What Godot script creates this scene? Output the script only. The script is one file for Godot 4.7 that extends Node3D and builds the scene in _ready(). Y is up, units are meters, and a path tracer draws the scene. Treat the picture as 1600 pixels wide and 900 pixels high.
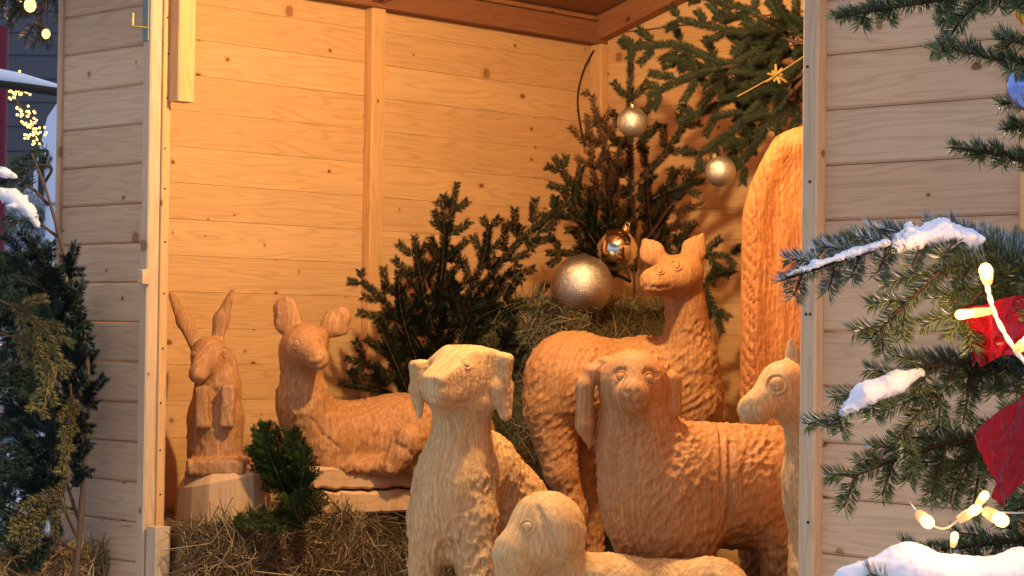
extends Node3D
# A gabled wooden market hut at dusk, seen obliquely through its open front: carved animals on straw bales,
# fir greenery and baubles inside, a snowy lit fir tree beside it.  x runs along the front, z towards the viewer.

var rng := RandomNumberGenerator.new()
var MAT := {}
var used_names := {}

# ------------------------------------------------------------------ naming
func numbered(n: String) -> String:
	if not used_names.has(n):
		used_names[n] = 0
		return n
	used_names[n] += 1
	return "%s_%03d" % [n, used_names[n]]

func tag(o: Node, label: String, category: String, group := "") -> void:
	o.set_meta("label", label)
	o.set_meta("category", category)
	if group != "":
		o.set_meta("group", group)

func thing(called: String, at: Vector3, label: String, category: String, group := "") -> Node3D:
	var o := Node3D.new()
	o.name = numbered(called)
	add_child(o)
	o.position = at
	tag(o, label, category, group)
	return o

func part(called: String, mesh: Mesh, m: Material, parent: Node3D, at := Vector3.ZERO, b := Basis.IDENTITY) -> MeshInstance3D:
	var o := MeshInstance3D.new()
	o.name = called
	o.mesh = mesh
	o.material_override = m
	o.transform = Transform3D(b, at)
	parent.add_child(o, true)
	return o

func solo(called: String, mesh: Mesh, m: Material, at: Vector3, label: String, category: String, group := "") -> MeshInstance3D:
	var o := MeshInstance3D.new()
	o.name = numbered(called)
	o.mesh = mesh
	o.material_override = m
	o.position = at
	add_child(o)
	tag(o, label, category, group)
	return o

# ------------------------------------------------------------------ textures and materials
func wood_image(sd: int, w: int, h: int, knots: int, contrast: float) -> ImageTexture:
	# one board: grain that bends round knots, seamless along its length; grey values near white, tinted by the material
	var r := RandomNumberGenerator.new()
	r.seed = sd
	var n := FastNoiseLite.new()
	n.seed = sd
	n.noise_type = FastNoiseLite.TYPE_SIMPLEX_SMOOTH
	n.frequency = 1.0
	n.fractal_octaves = 2
	var kx := []
	for i in knots:
		kx.append([r.randf() * w, (0.12 + 0.76 * r.randf()) * h, 2.6 + 9.0 * pow(r.randf(), 2.2), r.randf_range(0.8, 1.7), r.randf()])
	var bytes := PackedByteArray()
	bytes.resize(w * h * 3)
	var i := 0
	for y in h:
		for x in w:
			var bend := 0.0
			var dark := 0.0
			var ring := 0.0
			for k in kx:
				var dx: float = absf(x - k[0])
				dx = minf(dx, w - dx)
				if dx > 70.0:
					continue
				var dy: float = y - k[1]
				var q: float = sqrt(dx * dx * 0.8 + dy * dy * k[3]) / k[2] * (1.0 + 0.10 * sin(atan2(dy, dx) * 3.0 + k[4] * 9.0))
				bend += clampf(dy / k[2], -1.0, 1.0) * 6.0 * exp(-q * 0.5) * exp(-dx * 0.02)
				if q < 1.0:
					dark = maxf(dark, (0.35 + 0.55 * k[4]) * (0.8 + 0.2 * q))
				elif q < 1.6:
					dark = maxf(dark, (0.35 + 0.55 * k[4]) * (1.6 - q) * 1.6)
				if q < 3.6:
					ring = maxf(ring, 0.3 * (1.0 - q / 3.6))
			var a := TAU * x / w
			var ca := cos(a)
			var sa := sin(a)
			var yy := y + bend
			var g := n.get_noise_3d(ca * 0.42, sa * 0.42, yy * 0.021)
			var band := 0.5 + 0.5 * sin(yy * 0.30 + g * 15.0)
			var fine := n.get_noise_3d(ca * 2.2, sa * 2.2, yy * 0.5 + 50.0)
			var blot := n.get_noise_3d(ca * 1.3 + 9.0, sa * 1.3, yy * 0.008)
			var v := 1.0 - contrast * (0.14 * pow(band, 4.0) + 0.14 * (fine * 0.5 + 0.5) + 0.10 * (blot * 0.5 + 0.5))
			v -= ring * 0.35 * contrast
			var warm := 0.06 * band * contrast + ring * 0.22
			bytes[i] = int(clampf((v * (1.0 - dark * 0.55)) * 255.0, 0, 255))
			bytes[i + 1] = int(clampf((v * (1.0 - warm * 0.55) * (1.0 - dark * 0.70)) * 255.0, 0, 255))
			bytes[i + 2] = int(clampf((v * (1.0 - warm * 1.1) * (1.0 - dark * 0.80)) * 255.0, 0, 255))
			i += 3
	var im := Image.create_from_data(w, h, false, Image.FORMAT_RGB8, bytes)
	im.generate_mipmaps()
	return ImageTexture.create_from_image(im)

func noise_tex(sd: int, freq: float, lo: Color, hi: Color, size := 256, kind := FastNoiseLite.TYPE_SIMPLEX_SMOOTH, oct := 4) -> ImageTexture:
	var n := FastNoiseLite.new()
	n.seed = sd
	n.noise_type = kind
	n.frequency = freq
	n.fractal_octaves = oct
	var im := n.get_seamless_image(size, size)
	im.convert(Image.FORMAT_RGB8)
	var d := im.get_data()
	for i in size * size:
		var c := lo.lerp(hi, d[i * 3] / 255.0)
		d[i * 3] = int(c.r * 255)
		d[i * 3 + 1] = int(c.g * 255)
		d[i * 3 + 2] = int(c.b * 255)
	return ImageTexture.create_from_image(Image.create_from_data(size, size, false, Image.FORMAT_RGB8, d))

func grain_tex(sd: int, w: int, h: int, along: float, across: float, lo: Color, hi: Color, rings: float) -> ImageTexture:
	# streaky wood for carved blocks (streaks run up the picture), tileable both ways
	var n := FastNoiseLite.new()
	n.seed = sd
	n.noise_type = FastNoiseLite.TYPE_SIMPLEX_SMOOTH
	n.frequency = 1.0
	n.fractal_octaves = 3
	var m := FastNoiseLite.new()
	m.seed = sd + 7
	m.frequency = 1.0
	var bytes := PackedByteArray()
	bytes.resize(w * h * 3)
	var i := 0
	for y in h:
		var b := TAU * y / h
		var cb := cos(b) * along
		var sb := sin(b) * along
		for x in w:
			var a := TAU * x / w
			var g := n.get_noise_3d(cos(a) * across + cb, sin(a) * across + sb, cb * 0.7)
			var q := m.get_noise_3d(cos(a) * across * 0.16 + sb, sin(a) * across * 0.16, cb)
			var v := clampf(0.5 + 0.75 * g * (1.0 - rings) + rings * 0.5 * sin(q * 26.0), 0.0, 1.0)
			var c := lo.lerp(hi, v)
			bytes[i] = int(c.r * 255)
			bytes[i + 1] = int(c.g * 255)
			bytes[i + 2] = int(c.b * 255)
			i += 3
	return ImageTexture.create_from_image(Image.create_from_data(w, h, false, Image.FORMAT_RGB8, bytes))

func mat(col: Color, rough := 0.8, tex: Texture2D = null) -> StandardMaterial3D:
	var m := StandardMaterial3D.new()
	m.albedo_color = col
	m.roughness = rough
	m.metallic_specular = 0.35
	if tex:
		m.albedo_texture = tex
	return m

# ------------------------------------------------------------------ mesh helpers
func quad(st: SurfaceTool, a: Vector3, b: Vector3, c: Vector3, d: Vector3, ua: Vector2, ub: Vector2, uc: Vector2, ud: Vector2) -> void:
	# a b c d run clockwise seen from the front
	st.set_uv(ua); st.add_vertex(a)
	st.set_uv(ub); st.add_vertex(b)
	st.set_uv(uc); st.add_vertex(c)
	st.set_uv(ua); st.add_vertex(a)
	st.set_uv(uc); st.add_vertex(c)
	st.set_uv(ud); st.add_vertex(d)

func bar_mesh(l: float, h: float, t: float, ch: float, off: Vector2, vscale := 0.0) -> ArrayMesh:
	# a board along +x from 0 to l, height h from 0, thickness t centred, long edges chamfered by ch; texture runs along x
	var st := SurfaceTool.new()
	st.begin(Mesh.PRIMITIVE_TRIANGLES)
	st.set_smooth_group(-1)
	var prof := [Vector2(-t / 2, ch), Vector2(-t / 2, h - ch), Vector2(-t / 2 + ch, h), Vector2(t / 2 - ch, h), Vector2(t / 2, h - ch), Vector2(t / 2, ch), Vector2(t / 2 - ch, 0), Vector2(-t / 2 + ch, 0)]
	var per := 0.0
	var vs := vscale if vscale > 0.0 else 1.0 / maxf(h, t)
	for i in 8:
		var p: Vector2 = prof[i]
		var q: Vector2 = prof[(i + 1) % 8]
		var v0 := off.y + p.y * vs + (absf(p.x + t / 2) * vs if i >= 2 else 0.0)
		var v1 := off.y + q.y * vs + (absf(q.x + t / 2) * vs if i >= 2 else 0.0)
		var u1 := l / (0.115 * 16.0)
		quad(st, Vector3(0, p.y, p.x), Vector3(0, q.y, q.x), Vector3(l, q.y, q.x), Vector3(l, p.y, p.x), Vector2(off.x, v0), Vector2(off.x, v1), Vector2(off.x + u1, v1), Vector2(off.x + u1, v0))
	for e in 2:
		var x := l * e
		for i in range(1, 7):
			var tri := [prof[0], prof[i], prof[i + 1]] if e == 1 else [prof[0], prof[i + 1], prof[i]]
			for p in tri:
				st.set_uv(off + Vector2(p.x, p.y) * vs * 0.3)
				st.add_vertex(Vector3(x, p.y, p.x))
	st.generate_normals()
	return st.commit()

func tube(st: SurfaceTool, pts: PackedVector3Array, radii: PackedFloat32Array, sides: int, cap := true) -> void:
	var rings := []
	var nrm := Vector3.UP
	for i in pts.size():
		var t: Vector3 = (pts[mini(i + 1, pts.size() - 1)] - pts[maxi(i - 1, 0)]).normalized()
		if i == 0:
			nrm = t.cross(Vector3(0.31, 0.9, 0.2)).normalized()
		nrm = (nrm - t * nrm.dot(t)).normalized()
		var b := t.cross(nrm)
		var ring := PackedVector3Array()
		for k in sides:
			var a := TAU * k / sides
			ring.append(pts[i] + (nrm * cos(a) + b * sin(a)) * radii[i])
		rings.append(ring)
	st.set_smooth_group(0)
	for i in pts.size() - 1:
		for k in sides:
			var k2 := (k + 1) % sides
			var u0 := float(k) / sides
			var u1 := float(k + 1) / sides
			quad(st, rings[i][k], rings[i][k2], rings[i + 1][k2], rings[i + 1][k], Vector2(i, u0), Vector2(i, u1), Vector2(i + 1, u1), Vector2(i + 1, u0))
	if cap:
		st.set_smooth_group(-1)
		for e in [0, pts.size() - 1]:
			for k in sides:
				var k2 := (k + 1) % sides
				st.set_uv(Vector2.ZERO)
				st.add_vertex(pts[e])
				if e == 0:
					st.add_vertex(rings[e][k2]); st.add_vertex(rings[e][k])
				else:
					st.add_vertex(rings[e][k]); st.add_vertex(rings[e][k2])

func tube_mesh(pts: PackedVector3Array, radii: PackedFloat32Array, sides: int) -> ArrayMesh:
	var st := SurfaceTool.new()
	st.begin(Mesh.PRIMITIVE_TRIANGLES)
	tube(st, pts, radii, sides)
	st.generate_normals()
	return st.commit()

func spline(ctrl: Array, steps: int) -> PackedVector3Array:
	# Catmull-Rom through the given points
	var out := PackedVector3Array()
	for i in ctrl.size() - 1:
		var p0: Vector3 = ctrl[maxi(i - 1, 0)]
		var p1: Vector3 = ctrl[i]
		var p2: Vector3 = ctrl[i + 1]
		var p3: Vector3 = ctrl[mini(i + 2, ctrl.size() - 1)]
		for s in steps:
			out.append(p1.cubic_interpolate(p2, p0, p3, float(s) / steps))
	out.append(ctrl[-1])
	return out

func radii_for(n: int, r0: float, r1: float) -> PackedFloat32Array:
	var r := PackedFloat32Array()
	for i in n:
		r.append(lerpf(r0, r1, float(i) / maxi(n - 1, 1)))
	return r

# ------------------------------------------------------------------ view, sky, light
func set_view() -> void:
	var cam := Camera3D.new()
	cam.name = "camera"
	cam.fov = rad_to_deg(2.0 * atan(450.0 / 3200.0))
	cam.near = 0.05
	cam.far = 400.0
	add_child(cam)
	cam.transform = Transform3D(Basis(Vector3.UP, deg_to_rad(43.8)) * Basis(Vector3.RIGHT, deg_to_rad(1.1)) * Basis(Vector3.BACK, deg_to_rad(0.73)), Vector3(4.785, 1.35, 3.517))
	cam.current = true
	var sky_mat := ProceduralSkyMaterial.new()
	sky_mat.sky_top_color = Color(0.61, 0.66, 0.79)
	sky_mat.sky_horizon_color = Color(0.65, 0.69, 0.79)
	sky_mat.sky_curve = 0.2
	sky_mat.ground_bottom_color = Color(0.40, 0.42, 0.48)
	sky_mat.ground_horizon_color = Color(0.55, 0.58, 0.66)
	var sky := Sky.new()
	sky.sky_material = sky_mat
	var env := Environment.new()
	env.background_mode = Environment.BG_SKY
	env.sky = sky
	env.background_energy_multiplier = 0.90
	env.tonemap_mode = Environment.TONE_MAPPER_LINEAR
	env.tonemap_exposure = 1.95
	env.sdfgi_enabled = true
	env.ssao_enabled = true
	env.ssil_enabled = true
	var we := WorldEnvironment.new()
	we.name = "environment"
	we.environment = env
	add_child(we)
	var sun := DirectionalLight3D.new()
	sun.name = "overcast_sun"
	sun.light_color = Color(0.93, 0.95, 1.0)
	sun.light_energy = 0.15
	sun.light_angular_distance = 40.0
	sun.shadow_enabled = true
	sun.rotation_degrees = Vector3(-48, 25, 0)
	add_child(sun)

func make_materials() -> void:
	var boards := []
	for i in 5:
		boards.append(wood_image(100 + i, 1792, 112, [5, 3, 6, 3, 5][i], 0.42))
	MAT.boards = boards
	MAT.ext = []
	MAT.int = []
	MAT.ceil = []
	for i in 5:
		MAT.ext.append(mat([Color8(216, 177, 138), Color8(210, 172, 134), Color8(219, 182, 142), Color8(206, 167, 129), Color8(213, 177, 140)][i], 0.75, boards[i]))
		MAT.int.append(mat([Color8(218, 174, 120), Color8(213, 168, 114), Color8(221, 178, 126), Color8(210, 165, 112), Color8(216, 172, 120)][i], 0.62, boards[i]))
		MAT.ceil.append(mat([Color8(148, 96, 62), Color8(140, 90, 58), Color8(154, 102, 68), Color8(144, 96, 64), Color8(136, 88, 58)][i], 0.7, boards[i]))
	MAT.post = mat(Color8(206, 176, 140), 0.7, boards[3])
	MAT.post_in = mat(Color8(216, 168, 112), 0.65, boards[1])
	MAT.skin = mat(Color8(200, 160, 112), 0.7)
	MAT.nail = mat(Color8(60, 50, 44), 0.5)
	MAT.nail.metallic = 0.6
	MAT.brass = mat(Color8(214, 176, 96), 0.35)
	MAT.brass.metallic = 0.9
	MAT.zinc = mat(Color8(120, 130, 122), 0.5)
	MAT.zinc.metallic = 0.5

# ------------------------------------------------------------------ the hut
var bar_cache := {}
func bar(l: float, h: float, t: float, ch: float, variant: int) -> ArrayMesh:
	var key := "%.4f %.4f %.4f %d" % [l, h, t, variant]
	if not bar_cache.has(key):
		bar_cache[key] = bar_mesh(l, h, t, ch, Vector2(fposmod(variant * 0.377, 1.0), 0.0), 1.0 / 0.115 if h < 0.12 else 0.0)
	return bar_cache[key]

func wall_of_planks(hut: Node3D, from: Vector3, turn: float, l: float, y0: float, y1: float, t: float, ch: float, mats: Array, called := "plank") -> void:
	var b := Basis(Vector3.UP, turn)
	var y := y0
	while y < y1:
		var h := minf(0.115, y1 - y) - (0.0012 if ch > 0.002 else 0.0006)
		var v := rng.randi() % 7
		part(called, bar(l, h, t, ch, v), mats[rng.randi() % mats.size()], hut, Vector3(from.x, y, from.z) + b * Vector3(0, 0, rng.randf_range(-0.0008, 0.0008)), b)
		y += 0.115

func beam(hut: Node3D, called: String, a: Vector3, b: Vector3, h: float, t: float, m: Material, up := Vector3.UP, ch := 0.004) -> MeshInstance3D:
	# a squared timber from a to b; h across 'up', t across the other way; a and b lie in the middle of its ends
	var x := (b - a).normalized()
	var z := x.cross(up).normalized()
	var y := z.cross(x)
	return part(called, bar_mesh((b - a).length(), h, t, ch, Vector2(rng.randf(), rng.randf()), 1.0 / 0.115), m, hut, a - y * h / 2, Basis(x, y, z))

func build_hut() -> void:
	var hut := thing("market_hut", Vector3(1.16, 0, -1.2), "gabled wooden market hut of horizontal boards with a wide open front", "hut")
	var o := -hut.position
	var W0 := -0.45      # inner face of the left side wall
	var W1 := 2.77
	var BK := -2.4
	var eave := 2.53
	var pitch := 0.29
	# boards of the front, either side of the opening (outer faces on z = 0)
	wall_of_planks(hut, o + Vector3(-0.475, 0, -0.014), 0, 0.437, 0.085, 2.60, 0.028, 0.0060, MAT.ext)
	wall_of_planks(hut, o + Vector3(2.3095, 0, -0.014), 0, 0.466, 0.085, 2.60, 0.028, 0.0060, MAT.ext)
	# gable front over the opening
	wall_of_planks(hut, o + Vector3(-0.475, 0, -0.014), 0, 3.25, 2.615, 2.845, 0.028, 0.0045, MAT.ext)
	wall_of_planks(hut, o + Vector3(0.30, 0, -0.014), 0, 1.70, 2.845, 2.96, 0.028, 0.0045, MAT.ext)
	# side walls, back wall, inner faces towards the room
	wall_of_planks(hut, o + Vector3(W0 - 0.011, 0, -0.03), PI / 2, 2.37, 0.069, 2.55, 0.022, 0.0009, MAT.int)
	wall_of_planks(hut, o + Vector3(W1 + 0.011, 0, -0.03), PI / 2, 2.37, 0.069, 2.55, 0.022, 0.0009, MAT.int)
	wall_of_planks(hut, o + Vector3(W0 - 0.022, 0, BK - 0.011), 0, W1 - W0 + 0.044, 0.069, 2.48, 0.022, 0.0009, MAT.int)
	var y := 2.484
	while y < 2.95:
		var inset := maxf(0.0, (y + 0.06 - eave) / pitch)
		part("plank", bar(W1 - W0 - 2 * inset, 0.113, 0.022, 0.0014, 8), MAT.int[2], hut, o + Vector3(W0 + inset, y, BK - 0.011))
		y += 0.115
	# outer skin of the walls
	part("outer_skin", bar_mesh(2.44, 2.5, 0.02, 0.002, Vector2.ZERO, 0.5), MAT.ext[1], hut, o + Vector3(W0 - 0.034, 0.05, 0.0), Basis(Vector3.UP, PI / 2))
	part("outer_skin", bar_mesh(2.44, 2.5, 0.02, 0.002, Vector2.ZERO, 0.5), MAT.ext[1], hut, o + Vector3(W1 + 0.034, 0.05, 0.0), Basis(Vector3.UP, PI / 2))
	var st := SurfaceTool.new()
	st.begin(Mesh.PRIMITIVE_TRIANGLES)
	st.set_smooth_group(-1)
	var mx := (W0 + W1) / 2
	var outline := [Vector2(W0 - 0.045, 0.05), Vector2(W0 - 0.045, eave), Vector2(mx, eave + pitch * (mx - W0) + 0.01), Vector2(W1 + 0.045, eave), Vector2(W1 + 0.045, 0.05)]
	for e in 2:
		var zz := BK - 0.025 - 0.02 * e
		for k in range(1, 4):
			for p in ([outline[0], outline[k], outline[k + 1]] if e == 0 else [outline[0], outline[k + 1], outline[k]]):
				st.set_uv(p); st.add_vertex(Vector3(p.x, p.y, zz))
	for k in 5:
		var p: Vector2 = outline[k]
		var q: Vector2 = outline[(k + 1) % 5]
		quad(st, Vector3(p.x, p.y, BK - 0.025), Vector3(p.x, p.y, BK - 0.045), Vector3(q.x, q.y, BK - 0.045), Vector3(q.x, q.y, BK - 0.025), Vector2.ZERO, Vector2.ZERO, Vector2.ZERO, Vector2.ZERO)
	st.generate_normals()
	part("outer_skin", st.commit(), MAT.skin, hut, o)
	# corner trims and door posts
	beam(hut, "corner_trim", o + Vector3(-0.487, 0, -0.004), o + Vector3(-0.487, 2.6, -0.004), 0.024, 0.030, MAT.ext[3], Vector3.RIGHT)
	beam(hut, "corner_trim", o + Vector3(2.797, 0, -0.004), o + Vector3(2.797, 2.6, -0.004), 0.042, 0.064, MAT.post_in, Vector3.RIGHT)
	beam(hut, "post", o + Vector3(-0.019, 0, -0.0095), o + Vector3(-0.019, 2.56, -0.0095), 0.038, 0.075, MAT.post, Vector3.RIGHT)
	beam(hut, "post", o + Vector3(2.289, 0, -0.0095), o + Vector3(2.289, 2.56, -0.0095), 0.040, 0.075, MAT.post, Vector3.RIGHT)
	beam(hut, "lintel", o + Vector3(-0.04, 2.585, -0.02), o + Vector3(2.31, 2.585, -0.02), 0.05, 0.07, MAT.post)
	# grooved strip nailed on the inside of the left post
	beam(hut, "stop_strip", o + Vector3(0.0045, 0.0, -0.022), o + Vector3(0.0045, 2.55, -0.022), 0.009, 0.022, MAT.post_in, Vector3.RIGHT, 0.002)
	for yy in [0.72, 0.86, 0.99, 1.13, 1.27, 1.44, 1.58, 1.73, 1.86, 1.99, 2.12, 2.22]:
		var n := CylinderMesh.new()
		n.top_radius = 0.0028; n.bottom_radius = 0.0028; n.height = 0.003; n.radial_segments = 8; n.rings = 1
		part("nail", n, MAT.nail, hut, o + Vector3(0.0095, yy + rng.randf_range(-0.01, 0.01), -0.022 + rng.randf_range(-0.004, 0.004)), Basis(Vector3.BACK, PI / 2))
	for q in [[2.296, 1.385], [2.286, 1.385], [2.295, 1.147], [2.296, 0.955], [2.292, 1.66], [2.283, 1.90]]:
		var n := CylinderMesh.new()
		n.top_radius = 0.003; n.bottom_radius = 0.003; n.height = 0.003; n.radial_segments = 8; n.rings = 1
		part("nail", n, MAT.nail, hut, o + Vector3(q[0], q[1], 0.0285), Basis(Vector3.RIGHT, PI / 2))
	# stub of a batten hanging from the lintel just inside the left post
	beam(hut, "hanging_batten", o + Vector3(0.028, 2.56, -0.06), o + Vector3(0.028, 1.985, -0.06), 0.052, 0.06, MAT.post_in, Vector3.RIGHT)
	# low board end at the foot of the left post
	beam(hut, "low_board", o + Vector3(0.033, 0.0, 0.0), o + Vector3(0.033, 0.772, 0.0), 0.05, 0.052, MAT.post, Vector3.RIGHT)
	# small wooden block on the post's edge, brass hook on its grey plate
	part("latch_block", bar_mesh(0.022, 0.042, 0.030, 0.003, Vector2.ZERO, 8.0), MAT.post, hut, o + Vector3(-0.014, 1.46, 0.036))
	part("hinge_plate", bar_mesh(0.026, 0.22, 0.004, 0.001, Vector2.ZERO, 8.0), MAT.zinc, hut, o + Vector3(-0.036, 2.155, 0.0302))
	part("hook", tube_mesh(PackedVector3Array([Vector3(-0.014, 2.194, 0.030), Vector3(-0.030, 2.195, 0.056), Vector3(-0.046, 2.197, 0.058), Vector3(-0.048, 2.202, 0.058), Vector3(-0.048, 2.235, 0.058)]), radii_for(5, 0.004, 0.0038), 8), MAT.brass, hut, o)
	# posts inside
	beam(hut, "post", o + Vector3(W0 + 0.021, 0.05, -1.225), o + Vector3(W0 + 0.021, 2.46, -1.225), 0.042, 0.062, MAT.post_in, Vector3.RIGHT)
	beam(hut, "post", o + Vector3(W0 + 0.03, 0.05, BK + 0.022), o + Vector3(W0 + 0.03, 2.44, BK + 0.022), 0.06, 0.042, MAT.post_in, Vector3.RIGHT)
	beam(hut, "post", o + Vector3(W1 - 0.03, 0.05, BK + 0.022), o + Vector3(W1 - 0.03, 2.44, BK + 0.022), 0.06, 0.042, MAT.post_in, Vector3.RIGHT)
	# wall plates and rafters
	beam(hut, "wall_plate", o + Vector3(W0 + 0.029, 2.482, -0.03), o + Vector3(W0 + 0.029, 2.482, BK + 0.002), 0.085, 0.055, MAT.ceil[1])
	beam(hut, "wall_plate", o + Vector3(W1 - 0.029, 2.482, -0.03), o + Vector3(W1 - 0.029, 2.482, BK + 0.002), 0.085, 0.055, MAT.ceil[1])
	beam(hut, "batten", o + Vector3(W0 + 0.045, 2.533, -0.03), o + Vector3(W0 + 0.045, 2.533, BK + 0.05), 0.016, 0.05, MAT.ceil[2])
	var mid := (W0 + W1) / 2
	var peak := eave + pitch * (mid - W0)
	for side in [-1.0, 1.0]:
		var ex: float = mid + side * (mid - W0)
		for zz in [BK + 0.032, -1.2, -0.085]:
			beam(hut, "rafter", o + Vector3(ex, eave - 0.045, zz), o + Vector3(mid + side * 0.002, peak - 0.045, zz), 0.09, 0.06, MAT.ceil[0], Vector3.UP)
		# boards of the roof, running from front to back
		var slope := Vector3(-side, pitch, 0).normalized()
		var n := 0
		while n < 16:
			var d := -0.32 + n * 0.122
			var p := Vector3(ex, eave + 0.0145, 0.42) + slope * d
			var x := Vector3(0, 0, -1)
			var yv := slope
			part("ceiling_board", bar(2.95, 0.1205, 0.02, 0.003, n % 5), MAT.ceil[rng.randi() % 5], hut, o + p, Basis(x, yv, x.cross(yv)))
			n += 1
		var roof := bar_mesh(3.0, 2.06, 0.03, 0.003, Vector2.ZERO, 1.0)
		var xr := Vector3(0, 0, -1)
		part("roof_sheet", roof, MAT.roof, hut, o + Vector3(ex, eave + 0.05, 0.44) - slope * 0.34 + Vector3(0, 0.004, 0), Basis(xr, slope, xr.cross(slope)))
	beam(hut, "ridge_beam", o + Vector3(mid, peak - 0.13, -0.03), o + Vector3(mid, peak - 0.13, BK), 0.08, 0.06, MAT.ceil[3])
	# floor boards
	var xx := W0
	while xx < W1 - 0.02:
		part("floor_board", bar(2.38, 0.138, 0.024, 0.002, rng.randi() % 4), MAT.ext[rng.randi() % 5], hut, o + Vector3(xx, 0.057, -0.01), Basis(Vector3(0, 0, -1), Vector3(1, 0, 0), Vector3(0, -1, 0)))
		xx += 0.14
	# the cable in the back corner
	var pts := spline([Vector3(-0.4131, 2.4162, -2.3400), Vector3(-0.4286, 2.3348, -2.3000), Vector3(-0.4386, 2.2357, -2.2800), Vector3(-0.4181, 2.1358, -2.2700), Vector3(-0.3872, 2.0366, -2.2700)], 6)
	solo("lamp_cable", tube_mesh(pts, radii_for(pts.size(), 0.004, 0.004), 6), MAT.cable, Vector3.ZERO, "thin dark cable hanging in the back corner of the hut", "cable")

func build_lamp() -> void:
	var at := Vector3(1.42, 2.58, -0.25)
	var l := thing("hanging_lamp", at, "warm lamp hanging under the roof of the hut", "lamp")
	part("cord", tube_mesh(PackedVector3Array([Vector3(-0.02, 0.34, 0), Vector3(-0.01, 0.22, 0), Vector3(0, 0.13, 0)]), radii_for(3, 0.004, 0.004), 6), MAT.cable, l)
	var s := CylinderMesh.new()
	s.top_radius = 0.018; s.bottom_radius = 0.022; s.height = 0.07
	part("socket", s, MAT.cable, l, Vector3(0, 0.1, 0))
	var b := SphereMesh.new()
	b.radius = 0.045; b.height = 0.1
	part("bulb", b, MAT.bulb_glow, l)
	var o := OmniLight3D.new()
	o.name = "bulb_light"
	o.light_color = Color(1.0, 0.86, 0.64)
	o.light_energy = 2.7
	o.light_size = 0.035
	o.omni_range = 8.0
	o.omni_attenuation = 2.0
	o.shadow_enabled = true
	l.add_child(o)

func build_ground() -> void:
	var g := PlaneMesh.new()
	g.size = Vector2(300, 300)
	var o := MeshInstance3D.new()
	o.name = "ground"
	o.mesh = g
	o.material_override = MAT.snowy
	add_child(o)
	o.set_meta("kind", "structure")
	o.set_meta("label", "trodden snow on the ground of the market square")

# ------------------------------------------------------------------ carved figures: a smooth field of tapered limbs, meshed as surface nets
# a shape: [kind, a, b, ra, rb, k, extra...]  kind 0 tapered limb, 1 ellipsoid (b = radii, extra = basis), 2 flat limb (extra = normal, squash),
# 3 cut by a plane (a, normal b), 4 groove (tapered limb taken away), 5 rounded block (b = half sizes, extra = basis)
func shape_dist(s: Array, p: Vector3) -> float:
	match s[0]:
		1:
			var q: Vector3 = s[6] * (p - s[1])
			var r: Vector3 = s[2]
			var qa := q / r
			var k0 := qa.length()
			var k1 := (qa / r).length()
			return k0 * (k0 - 1.0) / maxf(k1, 1e-5) if k0 > 1e-4 else -minf(r.x, minf(r.y, r.z))
		5:
			var qb: Vector3 = (s[6] * (p - s[1])).abs() - s[2] + Vector3.ONE * s[3]
			return qb.max(Vector3.ZERO).length() + minf(maxf(qb.x, maxf(qb.y, qb.z)), 0.0) - s[3]
		3:
			return (p - s[1]).dot(s[2])
		2:
			var a2: Vector3 = s[1]
			var n: Vector3 = s[6]
			var p2: Vector3 = p + n * ((p - a2).dot(n) * (s[7] - 1.0))
			var ab2: Vector3 = s[2] - a2
			var t2: float = clampf((p2 - a2).dot(ab2) / ab2.length_squared(), 0.0, 1.0)
			return ((p2 - a2 - ab2 * t2).length() - lerpf(s[3], s[4], t2)) * 0.7
	var a: Vector3 = s[1]
	var ab: Vector3 = s[2] - a
	var t := clampf((p - a).dot(ab) / maxf(ab.length_squared(), 1e-9), 0.0, 1.0)
	return (p - a - ab * t).length() - lerpf(s[3], s[4], t)

func field(shapes: Array, p: Vector3) -> float:
	var d := 1e3
	for s in shapes:
		var e := shape_dist(s, p)
		var k: float = s[5]
		if s[0] < 3 or s[0] == 5:
			var h := maxf(k - absf(d - e), 0.0) / k
			d = minf(d, e) - h * h * k * 0.25
		else:
			if s[0] == 4:
				e = -e
			var h2 := maxf(k - absf(d - e), 0.0) / k
			d = maxf(d, e) + h2 * h2 * k * 0.25
	return d

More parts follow.
